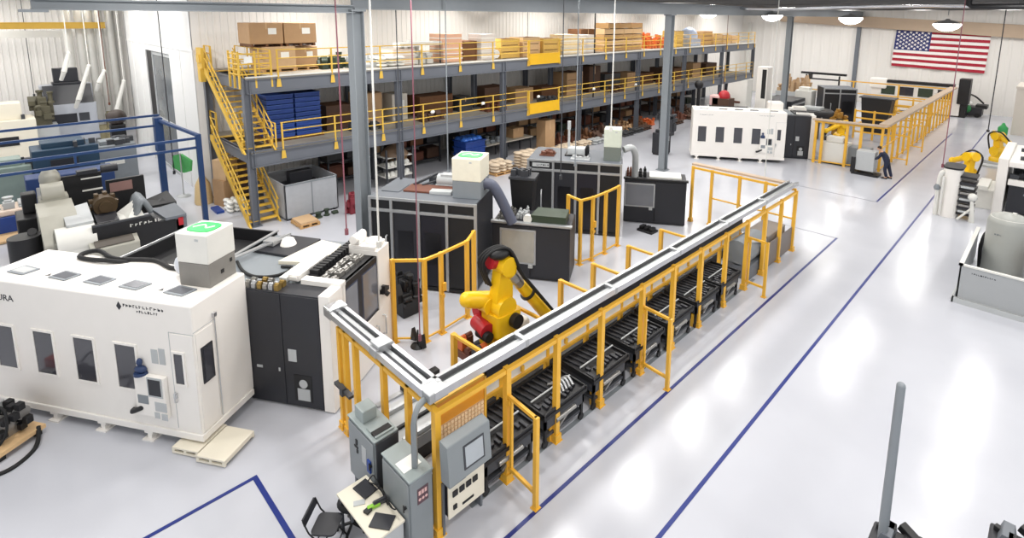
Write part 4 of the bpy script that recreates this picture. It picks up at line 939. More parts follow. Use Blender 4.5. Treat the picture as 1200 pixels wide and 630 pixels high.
for z, nm in ((Z1, 'lower_guard_rail'), (Z2, 'upper_guard_rail')):
    railing(z, MXF+.04, 8.4, 22.75, PO, nm); railing(z, MXF+.04, 25.5, 54.9, PO, nm)
    m = MB(); m.box(MXF+.05, 22.75, z-.55 if z == Z2 else z-.6, MXF+.08, 25.5, z+.35) if False else m.box(MXF+.14, 22.8, z-.35, MXF+.17, 25.45, z+.28); m.box(MXF+.1, 22.8, z+.24, MXF+.18, 25.45, z+.3); g = mpart('lift_gate', m, mat('gate_yellow', 'E3B011', .45, 0, .06, 3))
    p = MB(); 
    for y in (22.8, 25.45): p.bar((MXF+.1, y, z-.4), (MXF+.1, y, z+1.1), .07)
    p.bar((MXF+.1, 22.8, z+1.05), (MXF+.1, 25.45, z+1.05), .05); p.build('gate_frame', YELD, g)
    m = MB()
    for h in (.4, .75, 1.07): m.tube([(MXB+1.0, MY0, z+h), (MXB+.1, MY0, z+h)], .027, 6)
    for x in (MXB+1.0, MXB+.15): m.bar((x, MY0, z-.3), (x, MY0, z+1.08), .07)
    mpart('end_rail', m, YELD)
    m = MB()
    for h in (.4, .75, 1.07): m.tube([(MXF, SY1+.1, z+h), (MXB+1, SY1+.1, z+h)], .022, 6)
    for x in (MXF, MXF-1.3, MXF-2.6, MXB+1): m.bar((x, SY1+.1, z-.05), (x, SY1+.1, z+1.08), .05)
    mpart('stair_well_rail', m, YELD)
# staircases
def stairs(label, z0, z1):
    t = thing('steel_staircase', label, 'stairs', (MXF, SY0, z0)); xa, xb = 0.0, -4.15; H_ = z1-z0; n = 15
    for y in (0, SY1-SY0):
        m = MB(); m.prism([(xa+.18, y-.03, 0), (xa-.12, y-.03, 0), (xb-.15, y-.03, H_-.12), (xb-.15, y-.03, H_+.1), (xb+.05, y-.03, H_+.1)], (0, .06, 0)); m.build('stringer', YELD, t)
        m = MB()
        for h in (.55, .95): m.tube([(xa+.05, y, h), (xb, y, H_+h)], .027, 6)
        for i in range(6): a = (i+.15)/5.6; m.bar((xa+(xb-xa)*a, y, H_*a), (xa+(xb-xa)*a, y, H_*a+.95), .045)
        m.build('hand_rail', YELD, t)
    m = MB()
    for i in range(n): a = (i+.5)/n; x = xa+(xb-xa)*a; m.box(x-.14, .03, H_*(i+1)/n-.03, x+.14, SY1-SY0-.03, H_*(i+1)/n)
    m.build('treads', YELD, t); return t
stairs('yellow steel stairs from the floor up to the lower mezzanine deck', 0, Z1)
stairs('yellow steel stairs from the lower deck up to the upper mezzanine deck', Z1, Z2)
t = thing('pallet_gate', 'yellow tubular pallet gate basket by the stair head on the upper deck', 'gate', (MXF, 6.9, Z2))
m = MB()
for h in (.15, .35, .55, .75, .95): m.tube([(0, .1, h), (-1.1, .1, h)], .03, 6); m.tube([(0, .1, h), (0, 1.3, h)], .03, 6)
for x in (0, -.55, -1.1): m.bar((x, .1, -.4), (x, .1, 1.05), .07)
for y in (.7, 1.3): m.bar((0, y, -.4), (0, y, 1.05), .07)
m.build('basket', YELD, t)
m = MB(); m.box(.03, .3, .6, .05, .6, .85); m.build('sign', PAPER, t)
t = thing('gate_post', 'yellow braced post at the back corner of the upper deck stair head', 'post', (MXB+.6, 6.9, Z2))
m = MB(); m.box(-.2, -.1, -.5, .2, .1, .1); m.box(-.35, -.06, .1, .35, .06, 1.0); m.box(-.2, -.12, .35, .2, .12, .7); m.build('frame', YELD, t)
# ------------------------------------------------------------------ cargo helpers
def pallet_mb(L, W_, h=.14):
    m = MB()
    for i in range(7): x = -L/2+i*L/7+.02; m.box(x, -W_/2, h-.025, x+L/7-.04, W_/2, h)
    for y in (-W_/2, -.05, W_/2-.1): m.box(-L/2, y, .025, L/2, y+.1, h-.025)
    for i in range(3): x = -L/2+i*(L-.12)/2; m.box(x, -W_/2, 0, x+.12, W_/2, .025)
    return m
def pallet(label, x, y, z, L, W_, M=WOOD, group=None):
    o = pallet_mb(L, W_).build('pallet', M); o.location = (x, y, z); return tag(o, label, 'pallet', group)
def carton(label, x, y, z, sx, sy, sz, M=CARD, lab=True, rot=0., group=None):
    t = thing('cardboard_box', label, 'box', (x, y, z), rot, group)
    m = MB(); m.box(-sx/2, -sy/2, 0, sx/2, sy/2, sz); m.build('carton', M, t, .012)
    m = MB(); m.box(-sx/2-.002, -.03, sz-.001, sx/2+.002, .03, sz+.003); m.box(sx/2, -.03, sz*.7, sx/2+.003, .03, sz); m.build('tape', CARDL, t)
    if lab: m = MB(); m.box(sx/2, sy*.05, sz*.45, sx/2+.004, sy*.3, sz*.75); m.build('shipping_label', PAPER, t)
    return t
def crate(label, x, y, z, sx, sy, sz, M=WOOD, rows=4, group=None):
    t = thing('wooden_crate', label, 'crate', (x, y, z), 0, group)
    m = MB(); m.box(-sx/2+.04, -sy/2+.04, .02, sx/2-.04, sy/2-.04, sz-.02); m.build('core', WOODD, t)
    m = MB(); h = sz/rows
    for i in range(rows):
        m.box(-sx/2+.02, -sy/2+.02, i*h+.02, sx/2-.02, sy/2-.02, (i+1)*h-.025)
    m.build('boards', M, t)
    n = max(2, int(sy/1.2)+1)
    for i in range(n):
        y_ = -sy/2+.05+(sy-.1)*i/(n-1); m = MB(); m.box(-sx/2, y_-.05, 0, sx/2, y_+.05, sz); m.build('batten', M, t)
    return t
def sacks(label, x, y, z, sx, sy, layers, M=SACK, group=None, name='sack'):
    """a pile of sacks, each sack a thing of its own; copies share one mesh"""
    r2 = random.Random(int(abs(x*31+y*17)*10)); first = None
    for l in range(layers):
        for i in range(2):
            for j in range(3):
                loc = (x-sx/4+i*sx/2+r2.uniform(-.03, .03), y-sy/3+j*sy/3+r2.uniform(-.03, .03), z+.09+l*.17)
                if first is None:
                    m = MB(); m.ball((0, 0, 0), sx*.25, sy*.17, .09, 12, 7); m.ball((sx*.22, 0, 0), sx*.05, sy*.13, .06, 8, 5); first = o = m.build(name, M)
                    tag(o, 'one of the '+label, 'sack', label)
                else: o = first.copy(); COL.objects.link(o)
                o.location = loc; o.rotation_euler = (0, 0, r2.uniform(-.12, .12))
def wrapped(label, x, y, z, sx, sy, sz, M=SHRINK):
    t = thing('wrapped_load', label, 'pallet load', (x, y, z)); r2 = random.Random(int(y*13))
    m = MB(); m.rbox(-sx/2, -sy/2, sx/2, sy/2, .0, sz, .08); m.build('load', M, t, .02)
    m = MB()
    for i in range(5): zz = sz*(i+.6)/5.5; m.box(-sx/2-.006, -sy/2-.006, zz, sx/2+.006, sy/2+.006, zz+.05)
    m.build('film_bands', PAPER, t); return t
def piece_mb(r2, w_, d_, h, q):
    """one loose casting, valve or block sitting on z=0, about w_ x d_ x h"""
    m = MB()
    if q == 0:
        m.box(-w_*.5, -d_*.5, 0, w_*.5, d_*.5, h*.35); m.cyl((0, -d_*.48, h*.62), (0, d_*.48, h*.62), min(w_, h)*.36, None, 12); m.box(-w_*.2, -d_*.25, h*.3, w_*.2, d_*.25, h*.6)
    elif q == 1:
        m.lathe((0, 0, 0), [(w_*.48, 0), (w_*.48, h*.15), (w_*.3, h*.2), (w_*.3, h*.8), (w_*.42, h*.85), (w_*.42, h)], 14)
    elif q == 2:
        m.box(-w_*.5, -d_*.5, 0, w_*.5, d_*.5, h*.8); m.box(-w_*.35, -d_*.35, h*.8, w_*.2, d_*.3, h)
    else:
        m.prism([(-w_*.5, -d_*.5, 0), (w_*.5, -d_*.5, 0), (w_*.5, -d_*.5, h*.5), (0, -d_*.5, h), (-w_*.5, -d_*.5, h*.7)], (0, d_, 0))
    return m
def parts_heap(name, label, cat, x, y, z, sx, sy, sz, n, M, seed, one='one of the '):
    """a heap of separate loose pieces, each a thing of its own; nothing tells them apart in the photograph"""
    r2 = random.Random(seed); nx = max(1, round(sx/.42)); ny = max(2, round(sy/.42))
    while nx*ny > 20: ny -= 1
    lab = one+label
    for i in range(nx):
        for j in range(ny):
            cw, cd = sx/nx, sy/ny; w_ = cw*r2.uniform(.6, .88); d_ = cd*r2.uniform(.6, .88); h = sz*r2.uniform(.35, 1)
            if r2.randrange(4) == 1: w_ = d_ = min(w_, d_)
            o = piece_mb(r2, w_, d_, h, r2.randrange(4)).build(name, M, None, .01)
            o.location = (x-sx/2+cw*(i+.5), y-sy/2+cd*(j+.5), z); tag(o, lab, cat, label)
def assembly(name, label, cat, x, y, z, sx, sy, sz, n, M, seed):
    """a cluttered machine: one core with separate fittings as its parts"""
    r2 = random.Random(seed); t = thing(name, label, cat, (x, y, z))
    m = MB(); m.box(-sx*.3, -sy*.3, 0, sx*.3, sy*.3, sz*.55); m.box(-sx*.2, -sy*.15, sz*.5, sx*.15, sy*.2, sz*.8); m.build('body', M, t, .03)
    for i in range(min(n, 14)):
        a = 2*PI*i/min(n, 14); m = piece_mb(r2, r2.uniform(.18, .34)*sx, r2.uniform(.18, .34)*sy, r2.uniform(.2, .45)*sz, r2.randrange(4))
        o = m.build('fitting', M, t, .008); o.location = (math.cos(a)*sx*.36, math.sin(a)*sy*.36, r2.uniform(0, .62)*sz)
        if i % 4 == 0: o.location = (r2.uniform(-.15, .15)*sx, r2.uniform(-.15, .15)*sy, .5*sz)
    return t
CX_ = -25.15
# ---- upper deck
z = Z2
pallet('wooden pallet under the lower brown gaylord nearest the stairs', CX_, 9.2, z, 1.5, 1.35)
pallet('wooden pallet under the lower brown gaylord second from the stairs', CX_-.1, 10.5, z, 1.4, 1.15)
carton('big brown gaylord box on the upper deck, bottom of stack next to stairs', CX_, 9.2, z+.14, 1.5, 1.4, .95, CARDL)
carton('big brown gaylord box on upper deck, bottom row second from the stairs', CX_-.2, 10.5, z+.14, 1.2, 1.1, .9, CARD)
pallet('thin pallet between the stacked gaylord boxes on the left', CX_, 8.75, z+1.09, 1.4, 1.3, WOODD)
pallet('thin pallet between the stacked gaylord boxes on the right', CX_, 10.2, z+1.09, 1.4, 1.3, WOODD)
carton('big brown gaylord box on top of the stack, left one by the stairs', CX_, 8.75, z+1.23, 1.4, 1.38, .88, CARD)
carton('big brown gaylord box on top of the stack, right one', CX_, 10.2, z+1.23, 1.4, 1.42, .88, CARD)
parts_heap('steel_stock', 'dark green steel pieces beside the gaylord boxes on upper deck', 'frames', -24.9, 11.7, z, 1.6, 1.5, .75, 26, DKGRN, 1)
parts_heap('machine_casting', 'pale machine parts heaped behind the left steel column on upper deck', 'parts', -24.4, 13.2, z, 1.4, 1.8, .6, 30, LGREY, 2)
sacks('pale sacks on upper deck right of the left steel column', -24.0, 14.2, z, 1.2, 1.5, 3, PAPER)
parts_heap('machine_casting', 'white parts stacked on upper deck left of the pink wrapped load', 'parts', -24.6, 16.0, z, 1.6, 1.8, 1.3, 40, OFFW, 3)
wrapped('low pale wrapped pallet on upper deck behind the second yellow toe board', -24.3, 15.0, z, 1.2, 1.3, .8)
m = MB(); m.bar((-24.2, 14.9, z+1.0), (-24.2, 17.5, z+1.05), .7, .2); tag(m.build('white_board', PAPER), 'long white packaged board laid over the pallets on upper deck', 'board')
wrapped('tall pink wrapped pallet load on the upper deck', -24.4, 18.1, z, 1.3, 1.3, 1.5, mat('pink_wrap', 'E6B597', .35, 0, .08, 4))
crate('low brown crate right of the pink wrapped load on upper deck', -24.5, 19.4, z, 1.2, 1.0, 1.1, WOODD, 3)
wrapped('white wrapped pallet of boxes left of the upper yellow lift gate', -24.3, 20.6, z, 1.2, 1.1, 1.45, mat('white_wrap', 'D9D2CC', .35, 0, .1, 7))
m = MB(); m.cyl((-24.0, 21.2, z+.3), (-23.7, 21.2, z+.3), .25, None, 18); tag(m.build('cable_reel', PAPER), 'white cable reel standing on the upper deck edge', 'reel')
crate('yellow timber crate just left of the upper lift gate', -24.4, 22.4, z, 1.2, 1.5, 1.15, mat('yellow_timber', 'D9B25E', .6, 0, .15, 10), 3)
crate('yellow timber crate behind the upper lift gate, left', -24.4, 24.2, z, 1.2, 1.5, 1.2, WOODL, 3)
crate('yellow timber crate behind the upper lift gate, right', -24.4, 26.0, z, 1.2, 1.5, 1.1, MATS['yellow_timber'], 3)
wrapped('cream wrapped pallet right of the upper lift gate', -24.3, 27.8, z, 1.2, 1.6, 1.3, mat('cream_wrap', 'E5D6B8', .4, 0, .1, 6))
wrapped('pale wrapped pallet between lift gate and the tall crate stack', -24.3, 29.6, z, 1.2, 1.5, 1.25, MATS['white_wrap'])
carton('brown carton pair left of the tall crate stack on the upper deck', -25.4, 31.0, z, 1.2, 1.7, 1.6, WOODD, False)
for i in range(5):
    crate('long timber crate on upper deck, %s layer of the tall stack' % ORD[i], -24.6+(i % 2)*.05, 34.2+(.25 if i == 4 else 0), z+i*.41, 1.3, 4.9-(.5 if i == 4 else 0), .39, WOODL if i % 2 else WOOD, 1, 'crates in the tall stack on the upper deck')
parts_heap('pipe_valve', 'orange and red valves piled right of the tall crate stack', 'parts', -24.4, 38.8, z, 1.3, 2.6, 1.35, 60, ORANGE, 4)
crate('tall yellow timber crate partly behind the second steel column', -24.3, 41.9, z, 1.2, 1.4, 1.35, MATS['yellow_timber'], 4)
m = MB(); m.ball((0, 0, .8), .75, .9, .85, 14, 9); m.box(-.7, -.9, 0, .7, .9, .6); o = m.build('wrapped_bundle', mat('blue_white_wrap', 'AEB9CF', .4, 0, .35, 4)); o.location = (-24.3, 44.6, z); tag(o, 'blue and white wrapped bundle right of the second steel column', 'bundle')
crate('timber crate right of the blue and white bundle on the upper deck', -24.4, 47.2, z, 1.2, 1.8, 1.25, WOOD, 3)
for i in range(3): crate('pale timber box near far end of upper deck, %s from the blue bundle' % ORD[i], -24.4, 49.3+i*1.9, z, 1.2, 1.7, .95-.1*i, WOODL, 2)
# ---- lower deck
z = Z1
def tray_stack():
    t = None; n = 0
    for c in range(2):
        for k_ in range(9):
            lab = 'blue plastic tray on lower deck, %s column, %s from bottom' % (('left', 'right')[c], ORD[k_])
            loc = (-24.7, 8.95+c*1.2, z+.12+k_*.215)
            if t is None:
                t = thing('plastic_tray', lab, 'tray', loc, 0, 'blue trays on the lower deck')
                m = MB(); m.box(-.7, -.56, 0, .7, .56, .19); m.build('tub', DBLUE, t, .01)
                m = MB(); m.box(-.73, -.58, .16, .73, .58, .19); m.build('rim', mat('light_blue_rim', '3C5FA8', .5), t)
            else: dup(t, loc, 0, lab)
tray_stack()
pallet('pallet under the stacks of blue plastic trays', -24.7, 9.55, z, 1.5, 2.5, WOODD)
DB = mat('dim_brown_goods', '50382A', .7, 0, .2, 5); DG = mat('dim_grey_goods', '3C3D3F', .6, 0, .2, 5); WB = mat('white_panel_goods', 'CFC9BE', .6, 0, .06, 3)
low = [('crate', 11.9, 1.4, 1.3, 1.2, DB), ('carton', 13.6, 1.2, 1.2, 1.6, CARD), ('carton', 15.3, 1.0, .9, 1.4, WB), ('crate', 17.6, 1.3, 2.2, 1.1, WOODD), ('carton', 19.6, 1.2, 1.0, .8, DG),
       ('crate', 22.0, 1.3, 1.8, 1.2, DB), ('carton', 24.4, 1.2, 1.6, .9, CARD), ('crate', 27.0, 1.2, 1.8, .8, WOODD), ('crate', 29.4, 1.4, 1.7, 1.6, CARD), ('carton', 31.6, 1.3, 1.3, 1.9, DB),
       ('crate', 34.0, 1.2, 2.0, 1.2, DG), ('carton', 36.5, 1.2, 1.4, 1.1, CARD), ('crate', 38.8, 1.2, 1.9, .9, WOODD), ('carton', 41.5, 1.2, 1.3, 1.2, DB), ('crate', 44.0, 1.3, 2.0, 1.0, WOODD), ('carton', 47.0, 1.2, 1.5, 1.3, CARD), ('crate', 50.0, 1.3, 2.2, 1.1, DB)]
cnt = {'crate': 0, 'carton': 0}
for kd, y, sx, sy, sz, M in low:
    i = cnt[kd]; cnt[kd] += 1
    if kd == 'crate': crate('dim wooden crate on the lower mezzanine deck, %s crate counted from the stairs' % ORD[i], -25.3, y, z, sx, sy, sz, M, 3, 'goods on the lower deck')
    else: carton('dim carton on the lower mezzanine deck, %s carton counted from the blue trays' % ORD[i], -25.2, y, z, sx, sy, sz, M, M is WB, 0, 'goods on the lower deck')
for i, y in enumerate((12.8, 16.5, 20.9, 25.8, 32.9, 39.9)):
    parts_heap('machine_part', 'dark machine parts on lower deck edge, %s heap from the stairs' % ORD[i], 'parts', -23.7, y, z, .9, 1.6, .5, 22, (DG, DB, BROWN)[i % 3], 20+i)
# white fan like spot lamps fixed on rails
for i, (px, py) in enumerate(((507, 131), (566, 121), (631, 113), (696, 104), (745, 99))):
    p = onX(px, py, MXF+.12); m = MB(); m.ball(p, .08, .13, .09, 10, 7); m.bar(p, p-Vector((.1, 0, .1)), .04)
    tag(m.build('rail_lamp', PAPER), 'small white lamp on the lower guard rail, %s from the left' % ORD[i], 'lamp', 'white lamps on the lower guard rail')
# ---- ground floor under the mezzanine
t = thing('steel_hopper', 'large open topped grey steel container beside the yellow stairs', 'container', (-23.55, 9.4, 0))
m = MB()
m.box(-1.25, -1.15, .05, 1.22, -1.09, 1.55); m.box(-1.25, 1.09, .05, 1.22, 1.15, 1.55); m.box(-1.25, -1.15, .05, -1.19, 1.15, 1.55); m.box(1.16, -1.15, .05, 1.22, 1.15, 1.55); m.box(-1.25, -1.15, .05, 1.22, 1.15, .1); m.build('shell', mat('hopper_grey', 'A3A6AB', .5), t, .01)
m = MB(); m.box(1.22, -.02, .1, 1.235, .02, 1.5); m.box(1.22, -1.1, 1.48, 1.24, 1.1, 1.55); m.build('seam', MGREY, t)
for y in (-1.0, 1.0):
    for x in (-1.1, 1.1): m = MB(); m.box(x-.06, y-.06, 0, x+.06, y+.06, .05); m.build('foot', BLACK, t)
m = MB(); m.box(-.9, -.85, .1, .9, .9, 1.1); m.box(-.2, -.5, 1.1, .2, .5, 1.75); tag(m.build('dark_equipment', CHAR, None, .02), 'dark equipment sitting inside the grey open container', 'equipment').location = (-23.55, 9.4, 0)
q = at(358, 262); pallet('small pallet of brown board on floor before grey container', q.x, q.y, 0, 1.0, .8)
m = MB(); m.box(-.45, -.36, .14, .45, .36, .22); o = m.build('cardboard_sheet', CARDL); o.location = (q.x, q.y, 0); tag(o, 'flat cardboard lying on the small pallet before grey container', 'cardboard')
q = at(383, 252); parts_heap('green_casting', 'dark green parts on the floor at right end of grey container', 'parts', q.x, q.y, 0, .6, 1.1, .35, 18, DKGRN, 31)
q = at(396, 248); assembly('red_hand_truck', 'red wheeled frame left of the left steel column', 'cart', q.x+.6, q.y+.4, 0, .5, .6, 1.1, 14, mat('dark_red_paint', '7A2430', .5), 32)
q = at(259, 240); carton('brown cardboard box behind the stair foot, lower of two', q.x, q.y+.3, 0, .8, .8, 1.2, CARD, False, .3)
carton('brown cardboard box behind the stair foot, upper of two', q.x, q.y+.3, 1.2, .7, .7, .9, CARDL, False, .5)
q = at(276, 245); sacks('white bags heaped beside the foot of the yellow stairs', q.x, q.y, 0, .9, .8, 3, PAPER)
q = at(255, 247); m = MB(); m.cb((q.x, q.y, .05), .9, .3, .1); tag(m.build('blue_mat', DBLUE), 'small dark blue roll on floor beside brown boxes at stairs', 'mat')
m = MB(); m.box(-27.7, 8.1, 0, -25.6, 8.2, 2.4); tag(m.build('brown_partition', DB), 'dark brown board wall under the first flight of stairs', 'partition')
# storage racks and heaps further along, below the lower deck
def rack(label, y, L, n, top=2.1):
    t = thing('storage_rack', label, 'rack', (-26.2, y, 0))
    for sx in (-.5, .5):
        for sy in (-L/2, L/2): m = MB(); m.box(sx-.04, sy-.04, 0, sx+.04, sy+.04, top); m.build('upright', DGREY, t)
    for i in range(n): m = MB(); m.box(-.54, -L/2-.04, .25+i*(top-.3)/(n-1), .54, L/2+.04, .31+i*(top-.3)/(n-1)); m.build('shelf', DGREY, t)
    return t
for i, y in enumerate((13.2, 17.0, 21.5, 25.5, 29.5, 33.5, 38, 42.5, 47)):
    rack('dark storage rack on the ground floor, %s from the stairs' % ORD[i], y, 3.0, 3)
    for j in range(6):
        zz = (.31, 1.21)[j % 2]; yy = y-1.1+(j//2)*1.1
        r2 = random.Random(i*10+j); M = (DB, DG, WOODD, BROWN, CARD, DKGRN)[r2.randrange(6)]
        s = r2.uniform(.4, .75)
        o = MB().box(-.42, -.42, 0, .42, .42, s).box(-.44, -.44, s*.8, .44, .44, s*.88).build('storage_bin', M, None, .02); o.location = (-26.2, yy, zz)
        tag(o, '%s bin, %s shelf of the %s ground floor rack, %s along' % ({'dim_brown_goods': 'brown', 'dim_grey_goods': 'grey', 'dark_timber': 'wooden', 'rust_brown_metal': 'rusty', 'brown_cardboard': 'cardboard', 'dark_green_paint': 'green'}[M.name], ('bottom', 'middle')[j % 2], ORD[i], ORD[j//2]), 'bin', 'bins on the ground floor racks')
# round dish shelf unit seen above the nearer dark machine
t = thing('parts_stand', 'dark parts stand with round white dishes left of the nearer mist box', 'stand', (-23.6, 14.2, 0))
m = MB()
for sx in (-.5, .5):
    for sy in (-.75, .75): m.box(sx-.04, sy-.04, 0, sx+.04, sy+.04, 2.0)
m.build('frame', DGREY, t)
for zz in (.6, 1.1, 1.6): m = MB(); m.box(-.5, -.75, zz-.05, .5, .75, zz); m.build('shelf', OFFW, t)
m = MB(); m.lathe((0, 0, 1.6), [(.7, 0), (.7, .05), (.5, .3), (.15, .5), (.1, .8)], 22); tag(m.build('brown_dome', mat('umber_metal', '7A6450', .5)), 'brown domed casting on the top shelf of the dark stand', 'casting').location = (-23.6, 14.2, 0)
for j in range(2):
    for i in range(5):
        m = MB(); m.lathe((0, 0, 0), [(.12, 0), (.13, .12), (.06, .2)], 12)
        o = m.build('white_roll', PAPER); o.location = (-23.4, 13.65+i*.28, (1.1, .6)[j]); tag(o, 'one of the white rolls on the %s shelf of the dark stand' % ('middle', 'lowest')[j], 'roll', 'white rolls on the %s shelf' % ('middle', 'lowest')[j])
t = thing('work_table', 'pale topped work table under the mezzanine behind the blue bin', 'table', (-24.2, 22.0, 0))
m = MB(); m.box(-.6, -2.2, .95, .6, 2.2, 1.02); m.build('table_top', mat('pale_table_top', 'B9B3A6', .6), t)
for sx in (-.5, .5):
    for sy in (-2.1, 0, 2.1): m = MB(); m.box(sx-.04, sy-.04, 0, sx+.04, sy+.04, .95); m.build('leg', DGREY, t)
parts_heap('machine_part', 'loose grey parts lying on the pale work table', 'parts', -24.2, 21.3, 1.02, .9, 1.8, .4, 24, MGREY, 41)
carton('brown carton standing on the pale work table', -24.3, 23.2, 1.02, .8, .9, .6, CARD, False)
for i in range(4):
    t = thing('blue_bin', 'bright blue bin left of the pale work table, %s from the floor' % ORD[i], 'bin', (-23.8, 19.2, i*.39), 0, 'stack of bright blue bins')
    m = MB(); m.box(-.55, -.7, 0, .55, .7, .33); m.build('tub', DBLUE, t, .02)
    m = MB(); m.box(-.6, -.75, .31, .6, .75, .38); m.build('rim', DBLUE, t, .01)
    if i == 3:
        m = MB()
        for q in range(8): m.ball((-.35+(q % 2)*.5, -.5+(q//2)*.33, .42), .3, .22, .16, 8, 6)
        m.build('blue_film', mat('bright_blue_film', '3F74D0', .3), t)
for i, (px, py, l) in enumerate(((588, 205, 3), (624, 200, 5), (640, 190, 3), (660, 185, 2))):
    q = at(px, py); pallet('pallet under pale sacks below the mezzanine, %s from the left' % ORD[i], q.x-.6, q.y+.2, 0, 1.3, 1.3)
    sacks('pale sacks in the %s pile from the left below the mezzanine' % ORD[i], q.x-.6, q.y+.2, .14, 1.2, 1.4, l)
q = at(650, 178); carton('tall brown carton under the mezzanine near the pale sacks', q.x-.8, q.y, 0, .8, .9, 2.0, CARD, False)
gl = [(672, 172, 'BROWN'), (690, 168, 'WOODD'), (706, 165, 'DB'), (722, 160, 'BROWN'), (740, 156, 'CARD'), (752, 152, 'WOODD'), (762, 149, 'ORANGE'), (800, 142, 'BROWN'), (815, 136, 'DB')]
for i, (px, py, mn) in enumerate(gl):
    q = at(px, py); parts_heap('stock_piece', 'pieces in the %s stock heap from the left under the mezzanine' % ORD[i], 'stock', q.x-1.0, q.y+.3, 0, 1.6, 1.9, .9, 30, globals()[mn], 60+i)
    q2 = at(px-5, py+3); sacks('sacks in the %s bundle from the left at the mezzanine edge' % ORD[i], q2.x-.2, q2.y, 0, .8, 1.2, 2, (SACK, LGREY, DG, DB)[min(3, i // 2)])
# ------------------------------------------------------------------ left: blue gantry frame and the opened machine
t = thing('blue_gantry', 'tall blue steel gantry frame standing over the opened machine at left', 'frame', (-24.4, 5.83, 0))
def gp(name, mb, bevel=0.): o = mb.build(name, BLUE, t, bevel); o.location = (24.4, -5.83, 0)
for (x, y, h) in ((-28.1, 5.22, 3.95), (-24.4, 5.83, 3.75), (-28.1, -6, 3.95), (-24.4, -6, 3.75)):
    m = MB(); a_ = .12 if x < -25 else .09; m.box(x-a_, y-a_, 0, x+a_, y+a_, h); m.box(x-.2, y-.2, 0, x+.2, y+.2, .03)
    if x < -25: m.box(x-.22, y-.15, 2.5, x+.22, y+.15, h+.05)
    gp('post', m)
for (x, z_) in ((-28.1, 4.1), (-28.1, 3.65), (-24.4, 3.6), (-24.4, 3.22)):
    m = MB(); m.box(x-.045, -7, z_-.045, x+.045, 5.3 if x < -25 else 5.9, z_+.045); gp('long_beam', m)
m = MB(); m.bar((-28.1, 5.22, 3.9), (-24.4, 5.83, 3.7), .12); gp('cross_beam', m)
for y in (2.0, -2): m = MB(); m.bar((-24.4, y, 3.22), (-24.4, y, 3.6), .07); gp('spacer', m)
t = thing('opened_machine', 'opened black machine with grey castings inside the blue gantry', 'machine', (-23.5, 2.6, 0))
m = MB(); m.prism([(1.35, -.6, .1), (1.35, 1.95, .1), (1.35, 1.95, 1.2), (1.35, 1.2, 1.28), (1.35, 1.0, 1.6), (1.35, -.6, 1.62)], (.1, 0, 0)); m.build('front_panel', BLACK, t, .015)
m = MB(); m.box(1.45, -.6, 1.56, 1.48, 1.0, 1.62); m.build('front_edge', DGREY, t)
o = scribble('white_marks', OFFW, t, .1, 1.0, 1.3, .13, 0, 1, 12); o.rotation_euler = (0, 0, PI/2); o.location = (1.452, .3, 0)
m = MB(); m.box(-1.6, -.5, .1, 1.3, 1.9, .7); m.build('bed', CHAR, t)
m = MB(); m.box(-1.9, -.35, .8, -1.75, 1.0, 2.75); m.box(-1.9, 1.1, .8, -1.75, 2.3, 2.35); m.build('rear_panel', BLACK, t, .01)
m = MB(); m.box(-1.74, .4, 2.1, -1.72, 1.0, 2.16); m.box(-1.74, .4, 2.55, -1.72, 1.0, 2.6); m.build('white_strip', OFFW, t)
m = MB(); m.box(-1.74, 1.2, 1.9, -1.7, 1.9, 2.25); m.build('rusty_panel', mat('dusty_rose_panel', '8C6C66', .6), t)
m = MB(); m.box(-1.85, -.9, 2.2, -1.5, 1.3, 2.9) if False else m.box(-1.95, .3, 2.75, -1.6, .9, 2.9); m.cyl((-1.7, 1.0, 2.85), (-1.7, 1.5, 2.85), .15); m.build('top_motor', CHAR, t, .02)
IV = mat('ivory_casting', 'A3A196', .45, 0, .08, 3)
m = MB(); m.prism([(-.9, -1.5, .2), (1.2, -1.5, .2), (1.2, -1.5, 1.2), (.3, -1.5, 1.9), (-.9, -1.5, 2.1)], (0, .95, 0)); m.build('column_casting', IV, t, .06)
m = MB(); m.cyl((1.0, -1.2, 1.1), (1.0, -.2, 1.1), .52, None, 24); m.box(.4, -1.2, .3, 1.5, -.2, 1.1); m.build('headstock', OFFW, t, .02)
m = MB(); m.prism([(-.2, -.7, 1.4), (1.1, -.7, 1.2), (1.1, .0, 1.2), (-.2, .0, 1.5)], (0, 0, .5)); m.build('saddle_cover', LGREY, t, .06)
m = MB(); m.cyl((-1.2, -1.3, 2.3), (-1.2, -.7, 2.3), .35, None, 20); m.box(-1.5, -1.4, .2, -.9, -.6, 2.2); m.ball((-1.6, -1.0, 2.7), .35, .3, .4); m.build('tail_casting', IV, t, .04)
m = MB(); m.prism([(-.6, .1, .8), (.9, .1, .8), (.9, .1, 1.5), (-.6, .1, 1.8)], (0, .6, 0)); m.build('slide', CHAR, t, .02)
m = MB(); m.cyl((-.3, .45, 1.85), (.25, .45, 1.85), .34, None, 20); m.cyl((.2, .45, 1.85), (.35, .45, 1.85), .2, None, 16)
for i in range(9): a = i*2*PI/9; m.cb((-.25, .45+.36*math.cos(a), 1.85+.36*math.sin(a)), .25, .12, .12)
m.build('tool_head', mat('bronze_metal', '5A4A36', .4, .5, .2, 6), t)
m = MB(); m.prism([(-.5, .8, 1.2), (.8, .8, 1.1), (.8, 1.5, 1.1), (-.5, 1.4, 1.6)], (0, 0, .12)); m.build('white_cover', OFFW, t, .02)
m = MB()
for i in range(6): m.tube([(.2-.2*i, 1.3, 1.3), (.2-.2*i, 1.5, 1.8), (.2-.2*i, 1.75, 1.3)], .1, 8, 5)
m.build('bellows', MGREY, t)
